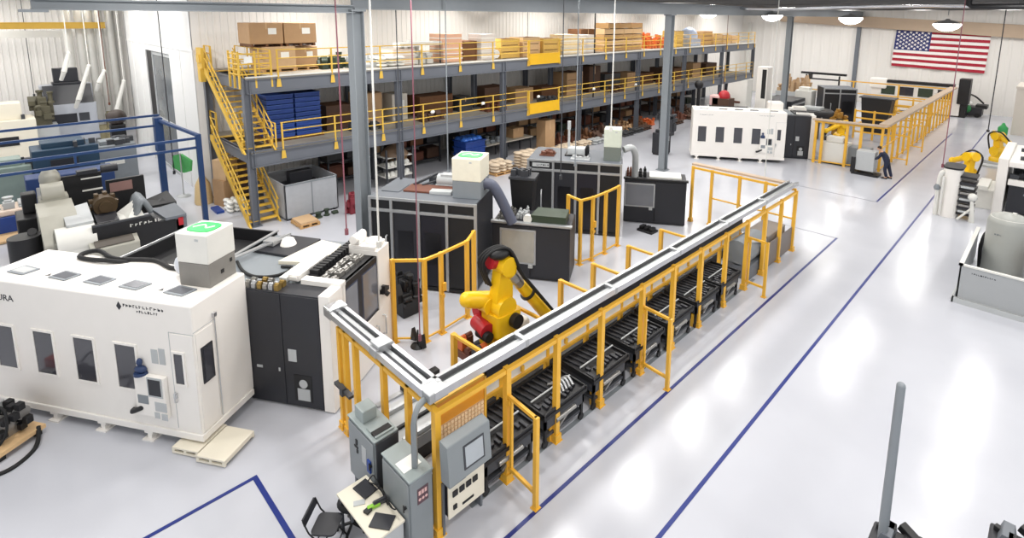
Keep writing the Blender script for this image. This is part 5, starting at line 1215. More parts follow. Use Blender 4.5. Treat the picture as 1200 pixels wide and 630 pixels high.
m = MB(); m.prism([(.2, 1.55, 1.3), (1.5, 1.7, 1.28), (1.5, 2.35, 1.28), (.1, 2.3, 1.35)], (0, 0, .1)); m.box(1.3, 2.0, .1, 1.45, 2.35, 1.28); m.build('grey_lid', STEELG, t, .03)
m = MB(); m.prism([(-.9, 1.8, 1.4), (.1, 1.8, 1.4), (.0, 2.6, 1.35), (-.9, 2.5, 1.6)], (0, 0, .1)); m.build('black_lid', BLACK, t, .02)
m = MB(); m.prism([(1.46, -.75, .45), (1.9, -.75, .45), (1.95, -.75, .95), (1.46, -.75, 1.1)], (0, 1.3, 0)); m.build('chute', IV, t, .05)
m = MB(); m.prism([(1.55, -.62, 1.1), (1.9, -.62, .99), (1.9, .42, .99), (1.55, .42, 1.1)], (0, 0, .02)); m.build('chute_mouth', mat('taupe_recess', '57514A', .6), t)
m = MB(); m.box(1.44, 1.8, 1.0, 1.5, 1.95, 1.3); m.build('red_marker', RED, t)
m = MB(); m.box(-2.6, -2.3, .1, -1.3, -1.5, 1.5); m.box(-2.4, -2.1, 1.5, -1.9, -1.7, 2.2); m.build('black_cabinet', BLACK, t, .04)
m = MB(); m.cyl((.3, -2.2, .3), (.3, -2.2, 1.4), .42, None, 18); m.cyl((-.7, -2.0, 1.0), (.3, -2.0, 1.5), .12); m.build('black_drum', BLACK, t)

for ch in t.children:
    n_ = ch.name.split('.')[0]
    if n_ in ('rear_panel', 'white_strip', 'rusty_panel', 'top_motor'): ch.location.y = -.85; ch.location.z = -.1
    elif n_ in ('tool_head', 'slide', 'bellows', 'black_lid', 'white_cover', 'saddle_cover'): ch.location.y = -.5
    elif n_ in ('column_casting', 'headstock', 'tail_casting'): ch.location.y = -.3
    elif n_ == 'grey_lid': ch.location.y = -.28
# left workbench with blue bin
t = thing('work_bench', 'timber topped bench with dark blue front at the left edge', 'bench', (-28.9, .2, 0))
m = MB(); m.box(-.8, -1.6, .1, .6, .75, .72); m.build('blue_bin', DBLUE, t, .02)
m = MB(); m.box(-.7, -1.5, .72, .5, .6, .95); m.build('load', SHRINK, t, .06)
m = MB(); m.box(-.9, -2, .02, 1.6, 1.0, .1); m.build('timber_base', WOODL, t)
parts_heap('hand_tool', 'pale tools and cloths heaped on the blue bin bench', 'tools', -29.0, .0, .95, 1.0, 1.6, .35, 20, LGREY, 71)
q = at(52, 275); sacks('pale blue bags on floor left of the opened machine', q.x-1, q.y, 0, .9, .9, 2, mat('pale_blue_bag', 'AEB4CC', .5))
# machines behind the gantry
def box_machine(label, x, y, sx, sy, h, M, top=None, screens=(), cat='machine', name='machine_tool', extra=0, seed=1):
    t = thing(name, label, cat, (x, y, 0)); r2 = random.Random(seed)
    m = MB(); m.box(-sx/2, -sy/2, .08, sx/2, sy/2, h); m.build('body', M, t, .04)
    m = MB(); m.box(-sx/2+.05, -sy/2+.05, 0, sx/2-.05, sy/2-.05, .1); m.build('plinth', BLACK, t)
    for (y0, y1, z0, z1, MM) in screens:
        m = MB(); m.box(sx/2, y0, z0, sx/2+.03, y1, z1); m.build('panel', MM, t, .01)
    if top:
        m = MB(); m.box(-sx*.35, -sy*.35, h, sx*.3, sy*.3, h+top); m.build('top_unit', M, t, .03)
    if extra:
        m = MB()
        for i in range(extra): m.cb((r2.uniform(-sx/2, sx/2), r2.uniform(-sy/2, sy/2), h+.12), r2.uniform(.1, .4), r2.uniform(.1, .4), .25)
        m.build('fittings', DGREY, t)
    return t
t = box_machine('tall grey control machine with two dark screens in the far left bay', -44, 3.6, 1.8, 2.6, 3.0, mat('cool_grey_machine', 'AEB2BA', .45, 0, .05, 3), None, ((-.9, .3, 1.7, 2.4, CHAR), (.4, .9, 1.9, 2.4, DGREY)))
m = MB(); m.prism([(.9, -1.1, 3.0), (.9, 1.2, 3.0), (.2, 1.2, 4.1), (.2, -1.1, 4.1)], (-.1, 0, 0)); m.build('sloped_hood', CHAR, t, .03)
m = MB(); m.box(-.8, -.6, 4.1, .1, .8, 4.25); m.box(-.7, -.5, 4.25, -.2, .7, 5.1); m.build('top_screen', CHAR, t, .03)
m = MB(); m.box(-.85, -1.2, 3.0, .1, 1.3, 4.1); m.build('upper_body', MATS['cool_grey_machine'], t, .05)
box_machine('beige machine block with stepped top at the left edge of the far bay', -42, .6, 2.0, 2.6, 2.6, CREAM, .9, ((-.7, .5, 1.2, 1.7, BLACK),), extra=8, seed=4)
box_machine('dark teal machine with black lid behind the blue gantry', -33.5, 2.4, 1.6, 2.4, 2.3, TEAL, .25, ((-.6, .4, 1.0, 1.8, CHAR),), extra=4, seed=5)
box_machine('pale steel bench machine right of the dark teal machine', -34.5, 4.4, 1.3, 1.7, 1.9, MGREY, .2, ((-.5, .3, .9, 1.1, OFFW),), extra=10, seed=6)
box_machine('grey green cluttered machine left of the dark teal machine', -33.5, .4, 1.4, 1.5, 1.7, mat('sage_machine', '7C8C86', .5), .3, (), extra=12, seed=7)
box_machine('low dark blue tool cabinet in front of the dark teal machine', -30.8, 2.3, 1.0, 3.0, 1.6, mat('deep_blue_cabinet', '1B3768', .45), None, ((-1.2, .2, .8, 1.2, LGREY),), cat='cabinet', name='tool_cabinet')
assembly('spindly_machine', 'dark spindly machine frame beside the tall grey control machine', 'machine', -42.5, 2.3, 2.0, 1.2, 1.2, 2.0, 30, mat('dull_olive', '55513F', .5), 81)
m = MB(); m.cb((-42.5, 2.3, 1.0), 1.2, 1.2, 2.0); tag(m.build('machine_stand', LGREY, None, .02), 'pale stand under the dark spindly machine frame', 'stand')
assembly('khaki_machine', 'khaki brown machine standing right of the tall grey control machine', 'machine', -43.5, 5.6, 0, 1.5, 1.4, 2.2, 50, mat('khaki_parts', '8F8768', .6, 0, .2, 6), 82)
t = thing('tall_fan', 'black upright machine with round head in front of the white ducts', 'machine', (-38.5, 5.2, 0))
m = MB(); m.box(-.3, -.35, 0, .3, .35, 2.2); m.build('body', BLACK, t, .05)
m = MB(); m.ball((0, 0, 2.6), .45, .5, .45); m.build('head', mat('dull_dark_brown', '3A302B', .5), t)
# white ducts standing in front of the end wall, and slanted booms
for i, (px, l) in enumerate(((86, 1), (100, 2), (112, 3), (123, 4), (136, 5))):
    p = onX(px, 90, -46); m = MB(); m.cyl((-46, p.y, 0), (-46, p.y, 10.5), .22, None, 14)
    for z_ in (3, 6, 9): m.cyl((-46, p.y, z_), (-46, p.y, z_+.08), .25, None, 14)
    tag(m.build('air_duct', OFFW), 'white vertical round duct in the far left bay, %s from the left' % ORD[i], 'duct', 'white ducts in the far left bay')
for i, (a, b) in enumerate((((104, 77), (92, 117)), ((145, 95), (134, 140)), ((80, 62), (75, 84)), ((122, 83), (116, 97)))):
    p, q = onX(a[0], a[1], -42), onX(b[0], b[1], -42); m = MB(); m.cyl(p, q, .09, .14, 12); m.ball(p, .11); m.cyl(q, q+Vector((-.3, -.15, -.5)), .12, .1, 10); m.cyl(p, (p.x, p.y, 10.5), .025, None, 8)
    tag(m.build('fume_extractor', OFFW), 'white slanted extraction arm in the far left bay, %s' % ('upper middle one', 'largest one at right', 'small one at the top left', 'small one in the middle')[i], 'extraction arm')
# crane beam of the side bay
a, b = onX(-30, 30, -45), onX(123, 30, -45)
m = MB(); m.box(-45.15, a.y, 7.5, -44.85, b.y, 7.55); m.box(-45.04, a.y, 7.55, -44.96, b.y, 7.85); m.box(-45.15, a.y, 7.85, -44.85, b.y, 7.9); tag(m.build('crane_beam', YELD), 'yellow crane beam high in the far left bay', 'beam')
m = MB(); m.box(-47.2, -6, 6.9, -46.9, 7.2, 7.35); tag(m.build('white_girder', OFFW), 'white horizontal girder below the yellow crane beam', 'girder')
# green and tan things standing before the glazed bay
t = thing('vest_stand', 'pale stand with bright green vest hanging before the glazed opening', 'stand', (-28.9, 6.1, 0))
m = MB(); m.cyl((0, 0, 0), (0, 0, 2.1), .03); m.lathe((0, 0, 0), [(.3, 0), (.28, .05), (.05, .1)], 16); m.build('pole', LGREY, t)
m = MB(); m.prism([(-.5, -.25, 1.35), (-.1, .1, 1.1), (.35, .25, 1.25), (.4, .3, 1.75), (.0, .0, 2.05), (-.35, -.2, 1.95)], (0, .1, 0)); m.build('vest', mat('vest_green', '4FA85C', .6), t, .04)
t = thing('tan_canister', 'tan tapered canister beside the blue gantry post', 'canister', (-27.2, 6.5, 0)) 
m = MB(); m.lathe((0, 0, 0), [(.35, 0), (.38, .1), (.3, .9), (.15, 1.2), (.1, 1.3)], 18); m.build('body', mat('tan_plastic', 'D9BE8C', .5), t)
# ------------------------------------------------------------------ bottom left corner: pump on a pallet
t = thing('pump_unit', 'oily pump unit with hoses on a timber base in front of the white machine', 'pump', uw(-12.28, 7.25), DM)
m = MB(); m.box(-.55, -.45, .12, .55, .4, .2); m.build('timber_base', WOODL, t)
m = MB(); m.box(-.5, -.4, 0, .5, -.3, .12); m.box(-.5, .25, 0, .5, .35, .12); m.build('runner', BLACK, t)
m = MB(); m.cyl((-.2, -.1, .5), (.3, -.1, .5), .16, None, 18); m.cyl((.1, .15, .62), (.4, .15, .62), .13, None, 16); m.box(-.2, -.2, .2, .25, .2, .4); m.build('pump_body', STEELW, t, .01)
m = MB(); m.box(-.5, -.3, .2, -.2, .25, .75); m.build('reservoir', LGREY, t, .02)
m = MB(); m.box(-.5, -.25, .75, -.22, .15, .95); m.build('orange_box', mat('orange_red_paint', 'C24A30', .45), t, .02)
m = MB()
r2 = random.Random(5)
for i in range(22): m.cb((r2.uniform(-.2, .45), r2.uniform(-.35, .25), r2.uniform(.3, .85)), .14, .12, .14)
m.build('valves', BLACK, t, .01)
m = MB(); m.tube([(.2, -.1, .8), (.35, -.2, 1.0), (.5, -.2, .9), (.52, -.25, .5), (.4, -.35, .25)], .025, 7, 6); m.tube([(.2, -.3, .4), (.3, -.6, .05), (.6, -.8, .03), (.9, -.5, .03), (.8, .0, .03), (.5, .3, .2)], .04, 7, 6); m.build('hose', RUBBER, t)
q = at(474, 372); assembly('coolant_pump', 'black pump cluster on floor between near white machine and nearer dark machine', 'pump', q.x-.2, q.y+.2, 0, .9, .9, 1.3, 14, BLACK, 111)
# ------------------------------------------------------------------ right hand side
t = thing('containment_wall', 'low grey sheet metal enclosure around the tank at right', 'enclosure', (-1.6, 20.2, 0))
EN = mat('enclosure_grey', 'A3A6A8', .4, 0, .03, 2)
m = MB(); m.box(0, 0, .14, 4.5, .05, 1.2); m.build('front_panel', EN, t, .006)
m = MB(); m.box(0, 0, .14, .05, 4.2, 1.2); m.build('side_panel', EN, t, .006)
m = MB(); m.box(-.03, -.03, 1.18, 4.5, .08, 1.23); m.box(-.03, -.03, 1.18, .08, 4.2, 1.23); m.build('top_edge', OFFW, t)
m = MB(); m.box(-.08, -.1, .0, 4.5, -.04, .16); m.box(-.1, -.1, 0, -.04, 4.2, .16); m.box(-.08, -.06, .1, 4.5, .02, .16); m.build('base_rail', LGREY, t)
scribble('maker_marks', CHAR, t, .3, .85, .98, .05, 0, 1, 21)
t = thing('pressure_tank', 'upright grey tank with domed lid inside the low enclosure', 'tank', (-.75, 23.2, 0))
m = MB(); m.lathe((0, 0, .1), [(.56, 0), (.56, 1.85), (.52, 2.0), (.36, 2.1), (.1, 2.14)], 36); m.build('shell', mat('tank_grey', 'A2A49F', .4, 0, .05, 2), t)
m = MB(); m.lathe((0, 0, 2.08), [(.5, 0), (.5, .04), (.2, .1)], 30); m.cyl((.1, 0, 2.2), (.1, 0, 2.3), .06); m.build('lid', OFFW, t)
for a in range(4): m = MB(); m.cyl((.4*math.cos(a*PI/2+.7), .4*math.sin(a*PI/2+.7), 0), (.4*math.cos(a*PI/2+.7), .4*math.sin(a*PI/2+.7), .15), .05); m.build('leg', DGREY, t)
scribble('tank_marks', MGREY, t, -.3, -.1, 1.6, .05, -.56, 1, 22)
m = MB(); m.tube([(-1.35, 23.6, 0), (-1.4, 23.7, .8), (-1.3, 24.0, 1.2), (-1.2, 24.2, .4), (-1.25, 24.4, 0)], .06, 8, 6); m.cb((-1.2, 24.3, .7), .25, .5, 1.4); tag(m.build('black_pipework', BLACK, None, .01), 'black pipework standing left of the grey tank', 'pipes')
assembly('side_pump', 'rusty pump and valves at the right edge beside the tank', 'pump', .25, 22.6, 0, .8, 1.0, 1.7, 24, mat('reddish_metal', '6E5A55', .5, .2, .2, 6), 91)
t = thing('white_gantry_machine', 'white machine with dark window panel behind the grey tank', 'machine', (-.2, 30.5, 0))
m = MB(); m.box(-1.45, 0, 0, -1.1, 4.5, 2.65); m.build('side_frame', WHITE, t, .05)
m = MB(); m.box(-1.1, 0, 2.3, 3, 4.5, 2.55); m.build('roof_frame', WHITE, t, .03)
m = MB(); m.box(-1.0, .2, .3, 3, 4.0, 1.55); m.build('body', CHAR, t, .02)
m = MB(); m.box(-1.05, .1, 1.5, 3, .3, 1.75); m.build('sill', WHITE, t, .01)
m = MB(); m.box(-1.0, 2.0, 1.6, 3, 2.1, 2.3); m.build('inner_panel', LGREY, t)
m = MB(); m.box(-.5, .19, 1.1, -.15, .2, 1.18); m.build('label_plate', MGREY, t)
m = MB()
for i in range(14): m.cb((r2.uniform(-.9, 2.5), r2.uniform(.3, 1.5), 1.85), .3, .2, .2)
for i in range(8): m.cb((r2.uniform(-.9, 2.5), r2.uniform(.3, 3), 2.62), .3, .2, .15)
m.build('valves', DGREY, t)
m = MB(); m.box(.15, -.1, 1.2, .5, .1, 2.0); m.build('white_box', WHITE, t, .02)
t = thing('tool_carousel', 'white rounded tool tower with black stacked shelves at right of the aisle', 'machine', (-2.9, 29.5, 0))
m = MB(); m.rbox(-.42, -.6, .22, .6, 0, 2.15, .25, 6); m.build('housing', WHITE, t)
m = MB(); m.rbox(-.44, -.62, .26, .62, 2.15, 2.22, .25, 6); m.build('cap', BLACK, t)
m = MB(); m.tube([(-.5, -.5, 0), (-.5, -.5, 1.7), (-.35, -.5, 2.0)], .09, 8, 5); m.tube([(-.35, -.62, .1), (-.35, -.66, 1.8)], .05, 6); m.build('front_rail', OFFW, t)
for i in range(7): m = MB(); m.box(.2, -.5, .2+i*.27, .75, .4, .3+i*.27); m.build('shelf', [BLACK, CHAR][i % 2], t, .01)
for i in range(5): m = MB(); m.box(.25, -.54, .33+i*.27, .7, -.35, .42+i*.27); m.build('tool_block', [LGREY, STEELW][i % 2], t)
m = MB(); m.lathe((-.55, -.55, 1.15), [(.1, 0), (.14, .1), (.06, .25)], 12); m.build('beacon', MGREY, t)
m = MB(); m.cyl((-2.2, 28.9, 0), (-2.2, 28.9, 1.0), .04); m.ball((-2.2, 28.9, 1.1), .17); m.bar((-2.2, 28.9, .6), (-2.6, 28.6, .1), .06); m.bar((-2.2, 28.9, .9), (-2.1, 28.9, .0), .12)
tag(m.build('hand_lever', [OFFW]), 'thin stand with white ball top beside the tool tower', 'stand')
def small_robot(label, x, y, ped, a, s):
    t = thing('industrial_robot', label, 'robot', (x, y, 0), a); t.scale = (s, s, s)
    m = MB(); m.box(-.4, -.4, 0, .4, .4, ped); m.build('pedestal', LGREY, t, .02)
    m = MB(); m.lathe((0, 0, ped), [(.36, 0), (.36, .15), (.28, .25)], 20); m.build('base', RYEL, t)
    m = MB(); m.lathe((0, 0, ped+.25), [(.28, 0), (.32, .15), (.26, .4)], 20); m.cyl((-.3, 0, ped+.55), (.3, 0, ped+.55), .26, None, 18); m.build('turret', RYEL, t)
    m = MB(); m.prism([(-.12, -.2, ped+.5), (-.12, .2, ped+.5), (-.12, .05, ped+1.3), (-.12, -.25, ped+1.3)], (.24, 0, 0)); m.build('lower_arm', RYEL, t, .04)
    m = MB(); m.cyl((-.25, -.1, ped+1.35), (.25, -.1, ped+1.35), .22, None, 18); m.cyl((0, -.4, ped+1.42), (0, 0, ped+1.36), .2, .18, 18); m.build('elbow', RYEL, t)
    m = MB(); m.cyl((0, .0, ped+1.35), (0, .85, ped+.95), .15, .12, 16); m.ball((0, .9, ped+.93), .16); m.build('forearm', RYEL, t)
    m = MB(); m.tube([(.22, -.3, ped+.6), (.28, -.4, ped+1.4), (.2, .1, ped+1.62), (.15, .6, ped+1.25), (.1, .9, ped+.8)], .04, 7, 6); m.cyl((0, .9, ped+.9), (0, 1.0, ped+.6), .08); m.build('cable_pack', BLACK, t)
    m = MB(); m.cyl((-.4, 0, ped+.55), (-.25, 0, ped+.55), .15); m.box(-.1, .8, ped+.45, .1, 1.1, ped+.62); m.build('joint_cap', CREAM, t)
small_robot('yellow robot arm beside the tool tower, nearer of the right hand pair', -3.0, 34.6, .2, .8, 1.1)
small_robot('yellow robot arm farther back at right, above the white machine', -2.35, 42.0, .2, -2.2, 1.1)
m = MB(); m.box(-1.9, 35.5, 0, -1.2, 38.5, 1.1); m.box(-2.6, 36.5, .9, -1.2, 37, 1.0); tag(m.build('robot_bench', LGREY, None, .02), 'grey bench between the two right hand robots', 'bench')
m = MB(); m.box(-2.4, 31.5, 0, -1.7, 33.6, .9); m.box(-2.3, 31.3, .9, -1.9, 33, 1.1); tag(m.build('white_cabinet', OFFW, None, .02), 'low white cabinet between the tool tower and white machine', 'cabinet')
m = MB(); m.box(-2.5, 54, 0, 6, 58, 3.6); m.box(-2.55, 53.95, 3.5, 6.05, 58, 3.65); tag(m.build('partition_booth', BEIGE), 'plain beige partition booth at the far right edge', 'booth')
t = thing('green_cylinder', 'small bright green drum on floor before the beige booth', 'drum', (-2.9, 53.2, 0), 0)
m = MB(); m.lathe((0, 0, 0), [(.25, 0), (.3, .1), (.3, .6), (.15, .75), (.06, .95)], 18); m.build('body', mat('deep_green_plastic', '2E9A50', .4), t)
# bottom right: mast and tops of nearby equipment seen from above
t = thing('lift_mast', 'grey slanted pole rising from black equipment at the bottom right', 'pole', (-1.15, 8.6, 0))
p = at(1036, 612, 1.9); e_ = onY(1056, 452, p.y+.1)
o = Vector((-1.15, 8.6, 0))
m = MB(); m.cyl(p-o-Vector((0, 0, 1.9)), p-o, .055, None, 16); m.cyl(p-o, e_-o, .06, .052, 16); m.ball(e_-o, .053); m.build('mast', MGREY, t)
m = MB(); m.lathe(p-o-Vector((0, 0, 1.9)), [(.45, 0), (.45, .06), (.1, .1)], 20); m.build('base', STEELG, t)
def dark_rig(label, px, py, z_, seed, n):
    p = at(px, py, z_); t = thing('lift_truck', label, 'machine', (p.x, p.y, 0)); r3 = random.Random(seed)
    m = MB(); m.box(-.35, -.7, .2, .5, -.05, z_-.25); m.build('body', CHAR, t, .03)
    for sx in (-.3, .45):
        for sy in (-.6, -.15): m = MB(); m.cyl((sx-.05, sy, .16), (sx+.05, sy, .16), .16, None, 16); m.build('wheel', RUBBER, t)
    m = MB(); m.bar((-.05, -.1, z_-.08), (.35, -.25, z_-.2), .12, .1); m.bar((-.3, -.15, z_-.22), (.4, -.4, z_-.22), .08, .08); m.build('top_frame', BLACK, t, .01)
    m = MB()
    for i in range(n): m.cb((r3.uniform(-.15, .4), r3.uniform(-.5, -.1), z_-.15), .1, .14, .1)
    m.build('fittings', BLACK, t, .01); m = MB(); m.prism([(-.3, -.1, z_-.4), (-.05, -.1, z_-.35), (-.1, -.1, z_-.1), (-.22, -.1, z_-.1)], (0, -.3, 0)); m.build('grey_cover', STEELG, t, .01)
dark_rig('black equipment top at the foot of the slanted pole', 1064, 606, 1.9, 3, 10)
dark_rig('dark equipment tip cut off at the bottom right corner', 1204, 608, 1.9, 4, 6)
# ------------------------------------------------------------------ far fence cell
t = thing('safety_fence', 'distant yellow safety fence with a long run toward the flag wall', 'fence', (-6.9, 35.0, 0))
def f2(name, mb, M=YEL): o = mb.build(name, M, t); o.location = (6.9, -35.0, 0)
yy = [35.0+i*1.5 for i in range(17)]
for y in yy: m = MB(); m.box(-6.96, y-.06, 0, -6.84, y+.06, 2.6); f2('post', m)
m = MB(); m.box(-6.95, 35, 2.5, -6.85, 59, 2.62); m.box(-6.93, 35, 1.3, -6.87, 59, 1.36); m.box(-6.93, 35, .1, -6.87, 59, .16); f2('long_rail', m)
m = MB(); m.box(-7.1, 34.9, 2.62, -6.6, 59.2, 2.75); f2('cable_tray', m, TAN)
for x, yq in ((-10.2, 34.55), (-9.85, 34.6), (-8.6, 34.75), (-7.9, 34.85)): m = MB(); m.box(x-.07, yq-.06, 0, x+.07, yq+.06, 2.5); f2('post', m)
m = MB(); m.bar((-10.3, 34.5, 2.5), (-6.9, 35, 2.5), .1, .1); m.bar((-10.3, 34.5, .15), (-6.9, 35, .15), .06, .06); f2('cross_rail', m)
m = MB(); m.bar((-10.4, 34.5, 2.62), (-6.7, 35, 2.62), .4, .08); f2('cross_tray', m, TAN)
for y in (38, 42.5): m = MB(); m.bar((-6.9, y, 1.7), (-6.1, y-.1, 1.7), .07); m.bar((-6.1, y-.1, 1.7), (-6.1, y-.1, 0), .08); m.bar((-6.9, y, .3), (-6.1, y-.1, .3), .06); f2('swing_gate', m)
m = MB(); 
for x in (-18.5, -14.5, -10.8): m.box(x-.06, 59, 0, x+.06, 59.12, 2.6)
m.box(-18.5, 59.02, 2.5, -6.9, 59.1, 2.6); m.box(-18.5, 59.02, 1.4, -6.9, 59.1, 1.5); f2('far_rail', m)
q = at(975, 196); box_machine('pale grey machine cabinet inside the distant yellow fence, left', q.x-.2, q.y+1.2, 1.4, 1.0, 1.3, OFFW, .3, (), seed=9, extra=4)
q = at(1000, 198); box_machine('mid grey machine cabinet inside the distant yellow fence, middle', q.x, q.y+.9, 1.2, .9, 1.15, MGREY, None, (), seed=10)
small_robot('yellow robot arm standing inside the distant yellow fence', -9.6, 37.2, .7, 2.4, 1.0)
q = at(1018, 205); t = thing('rolling_cabinet', 'grey cabinet on a black base beside the crouching person', 'cabinet', (q.x-.1, q.y+.05, 0))
m = MB(); m.box(-.55, -.35, .25, .35, .35, 1.35); m.build('body', LGREY, t, .04)
m = MB(); m.box(-.7, -.4, 0, .6, .4, .12); m.box(-.75, -.42, .1, -.55, -.3, .95); m.build('base', BLACK, t)
for s in (-.4, .3): m = MB(); m.cyl((s, -.3, .08), (s, -.22, .08), .08); m.build('wheel', RUBBER, t)
t = thing('black_bin', 'tall black open bin inside the distant yellow fence', 'bin', (-9.9, 47.5, 0))
m = MB(); m.prism([(-.75, -.6, 0), (.75, -.6, 0), (1.0, -.6, 2.6), (-1.0, -.6, 2.6)], (0, 1.2, 0)); m.build('tub', BLACK, t, .02)
m = MB(); m.box(-1.15, -.7, 2.6, 1.15, .7, 2.68); m.build('rim', DGREY, t)
t = thing('round_table', 'dark round topped turntable behind the distant charcoal cabinet', 'table', (-12.6, 41.6, 0))
m = MB(); m.lathe((0, 0, 0), [(.5, 0), (.5, 1.6), (1.3, 1.75), (1.35, 2.0), (1.2, 2.1)], 28); m.build('turntable', BLACK, t)
m = MB(); m.box(-.6, -.5, 2.1, .6, .4, 2.3); m.build('top_block', LGREY, t, .02)
assembly('yellow_fixture', 'ochre fixture behind the dark turntable', 'fixture', -11.6, 44.4, 0, 1.2, 1.2, 2.1, 20, mat('ochre_metal', 'A77B2E', .5, 0, .15, 5), 93)
for i, (x, y) in enumerate(((-9.3, 44), (-9.0, 48.5), (-8.6, 53))):
    m = MB()
    for h in (.5, 1.0, 1.5, 2.0): m.box(-1.2, -.04, h-.05, 1.2, .04, h+.05)
    for s in (-1.2, 0, 1.2): m.box(s-.06, -.05, 0, s+.06, .05, 2.1)
    m.box(-1.2, 0, .9, -1.1, 1.6, 1.0); m.box(1.1, 0, 0.9, 1.2, 1.6, 1.0)
    o = m.build('yellow_stillage', YEL); o.location = (x, y, 0); tag(o, 'yellow barred frame inside the distant fence, %s along the run' % ORD[i], 'frame', 'yellow frames inside the distant fence')
# dark machines behind the white twin
dark_machine('distant dark milling machine with silver frame below the roof lamps, right block', 16.6, 48.0, [-2.4, -1.2, 0], 2.0)
dark_machine('distant dark milling machine with silver frame below the roof lamps, left block', 12.6, 46.2, [-3.4, -2.2, -1.1, 0], 2.0) if False else None
t = box_machine('low dark machine bed left of the distant silver framed machine', -16.4, 46.5, 2.4, 3.4, 2.0, CHAR, None, ((-1.4, 1.4, 1.6, 1.75, ALU),), seed=12)
box_machine('beige boxy unit on top of the distant dark machines', -15.4, 48.5, 1.3, 1.2, 2.6, OFFW, .25, (), seed=13)
parts_heap('tan_roll', 'tan rolls and parts on top of the distant dark machines', 'parts', -17.6, 52.5, 2.0, 2.4, 3.0, 1.5, 46, mat('tan_rolls', 'B79A78', .6, 0, .2, 6), 94)
m = MB(); m.box(-18.8, 51, 0, -16.4, 54, 2.0); tag(m.build('pale_block', LGREY, None, .03), 'pale base block under the tan rolls in the distance', 'base')
m = MB(); m.box(-19.1, 58.2, 3.05, -15.0, 58.5, 3.25); m.box(-18.2, 57.6, 2.6, -15.4, 57.9, 2.72); m.box(-18.2, 57.6, 2.6, -18.0, 58.3, 3.1)
for x in (-18.6, -15.6): m.box(x-.06, 58.3, 0, x+.06, 58.45, 3.0)
tag(m.build('black_gantry', BLACK), 'black horizontal gantry bars low on the far wall', 'gantry')
t = thing('machining_center', 'distant white machine with black top rail under the flag', 'machine', (-10.5, 61.0, 0))
m = MB(); m.box(-2.7, -.8, .1, 4.2, 1.2, 2.6); m.build('body', WHITE, t, .04)
m = MB(); m.box(-1.6, -.9, 2.6, 3.6, -.2, 2.85); m.build('top_rail', BLACK, t)
for i in range(4): m = MB(); m.box(-1.9+i*1.45, -.84, 1.5, -.8+i*1.45, -.8, 2.3); m.build('window', [DKGRN, GLASS][i % 2], t)
m = MB(); m.box(3.9, -1.0, 1.2, 4.7, .2, 3.4); m.box(4.1, -.8, 0, 4.6, .2, 1.2); m.build('black_column', BLACK, t, .03)
m = MB(); m.box(-2.9, -1.0, 2.0, -1.5, -.3, 3.0); m.build('rounded_hood', WHITE, t, .15)
t = thing('floor_scrubber', 'dark floor scrubber with green bowl parked under the right end of the flag', 'scrubber', (-6.2, 62.0, 0))
m = MB(); m.box(-1.0, -.7, .1, 1.3, .7, .9); m.build('body', CHAR, t, .06)
m = MB(); m.ball((-.2, -.6, .7), .8, .5, .5); m.build('green_bowl', mat('scrubber_green', '2F7A45', .45), t)
m = MB(); m.ball((.1, -.5, 1.2), .5, .4, .25); m.build('white_cover', PAPER, t)
m = MB(); m.tube([(-1.1, 0, .8), (-.8, 0, 1.7), (.4, 0, 1.9), (1.3, 0, 1.2)], .07, 8, 5); m.box(.8, -.6, .8, 1.6, .6, 1.1); m.build('handle_bar', BLACK, t)
for s in (-.7, 1.0): m = MB(); m.cyl((s, -.75, .2), (s, -.6, .2), .2, None, 14); m.build('wheel', RUBBER, t)
# things behind and on the white twin
q = onY(808, 180, 29.5); box_machine('small black unit with white screen left of the distant white machine', -17.6, 29.6, .8, .9, 1.4, CHAR, .2, ((-.25, .2, .9, 1.2, LGREY),), seed=14, cat='cabinet', name='control_unit')
t = thing('white_hood', 'white angular machine hood rising behind the distant white machine', 'machine', (-18.6, 41.5, 0))
m = MB(); m.prism([(-.3, -.5, 0), (1.35, -.5, 0), (1.35, -.5, 3.9), (-.15, -.5, 3.4)], (0, 1.0, 0)); m.build('hood', OFFW, t, .05)
m = MB(); m.box(.1, -.53, 2.0, .9, -.5, 2.15); m.box(.0, -.53, 1.4, 1.0, -.5, 1.55); m.build('slot', BROWN, t)
t = thing('white_tower', 'white tower with tall black slot behind the distant white machine', 'machine', (-17.15, 44.0, 0))
m = MB(); m.box(-.42, -.5, 0, .42, .5, 4.7); m.build('tower', WHITE, t, .04)
m = MB(); m.box(.02, -.53, 2.2, .34, -.5, 4.5); m.build('slot', BLACK, t)
q = uw(7.75, 35.3, 2.6); t = thing('white_box', 'rounded white box on the roof of the distant white machine', 'box', (q.x, q.y, 2.6), DM)
m = MB(); m.box(-.42, -.4, .0, .42, .4, .9); m.build('box', WHITE, t, .1)
t = thing('red_machine', 'red and pink machine head behind the distant white machine', 'machine', (-18.3, 39.5, 0))
m = MB(); m.box(-.7, -.5, 0, .6, .5, 2.5); m.build('base', DB, t)
m = MB(); m.ball((0, 0, 2.6), .45, .45, .5); m.build('red_head', RED, t)
m = MB(); m.box(-.95, -.5, 1.9, -.15, .2, 2.7); m.build('pink_cover', mat('pale_pink_cover', 'D8B0AC', .5), t, .1)
m = MB(); m.cyl((-2.2, .2, 0), (-2.2, .2, 3.3), .12); m.ball((-2.2, .2, 3.3), .35); m.build('post', BLACK, t)
assembly('dark_stand', 'dark cluttered stand left of the distant white machine', 'stands', -20.2, 34.6, 0, 1.0, 2.0, 2.6, 14, DGREY, 97)
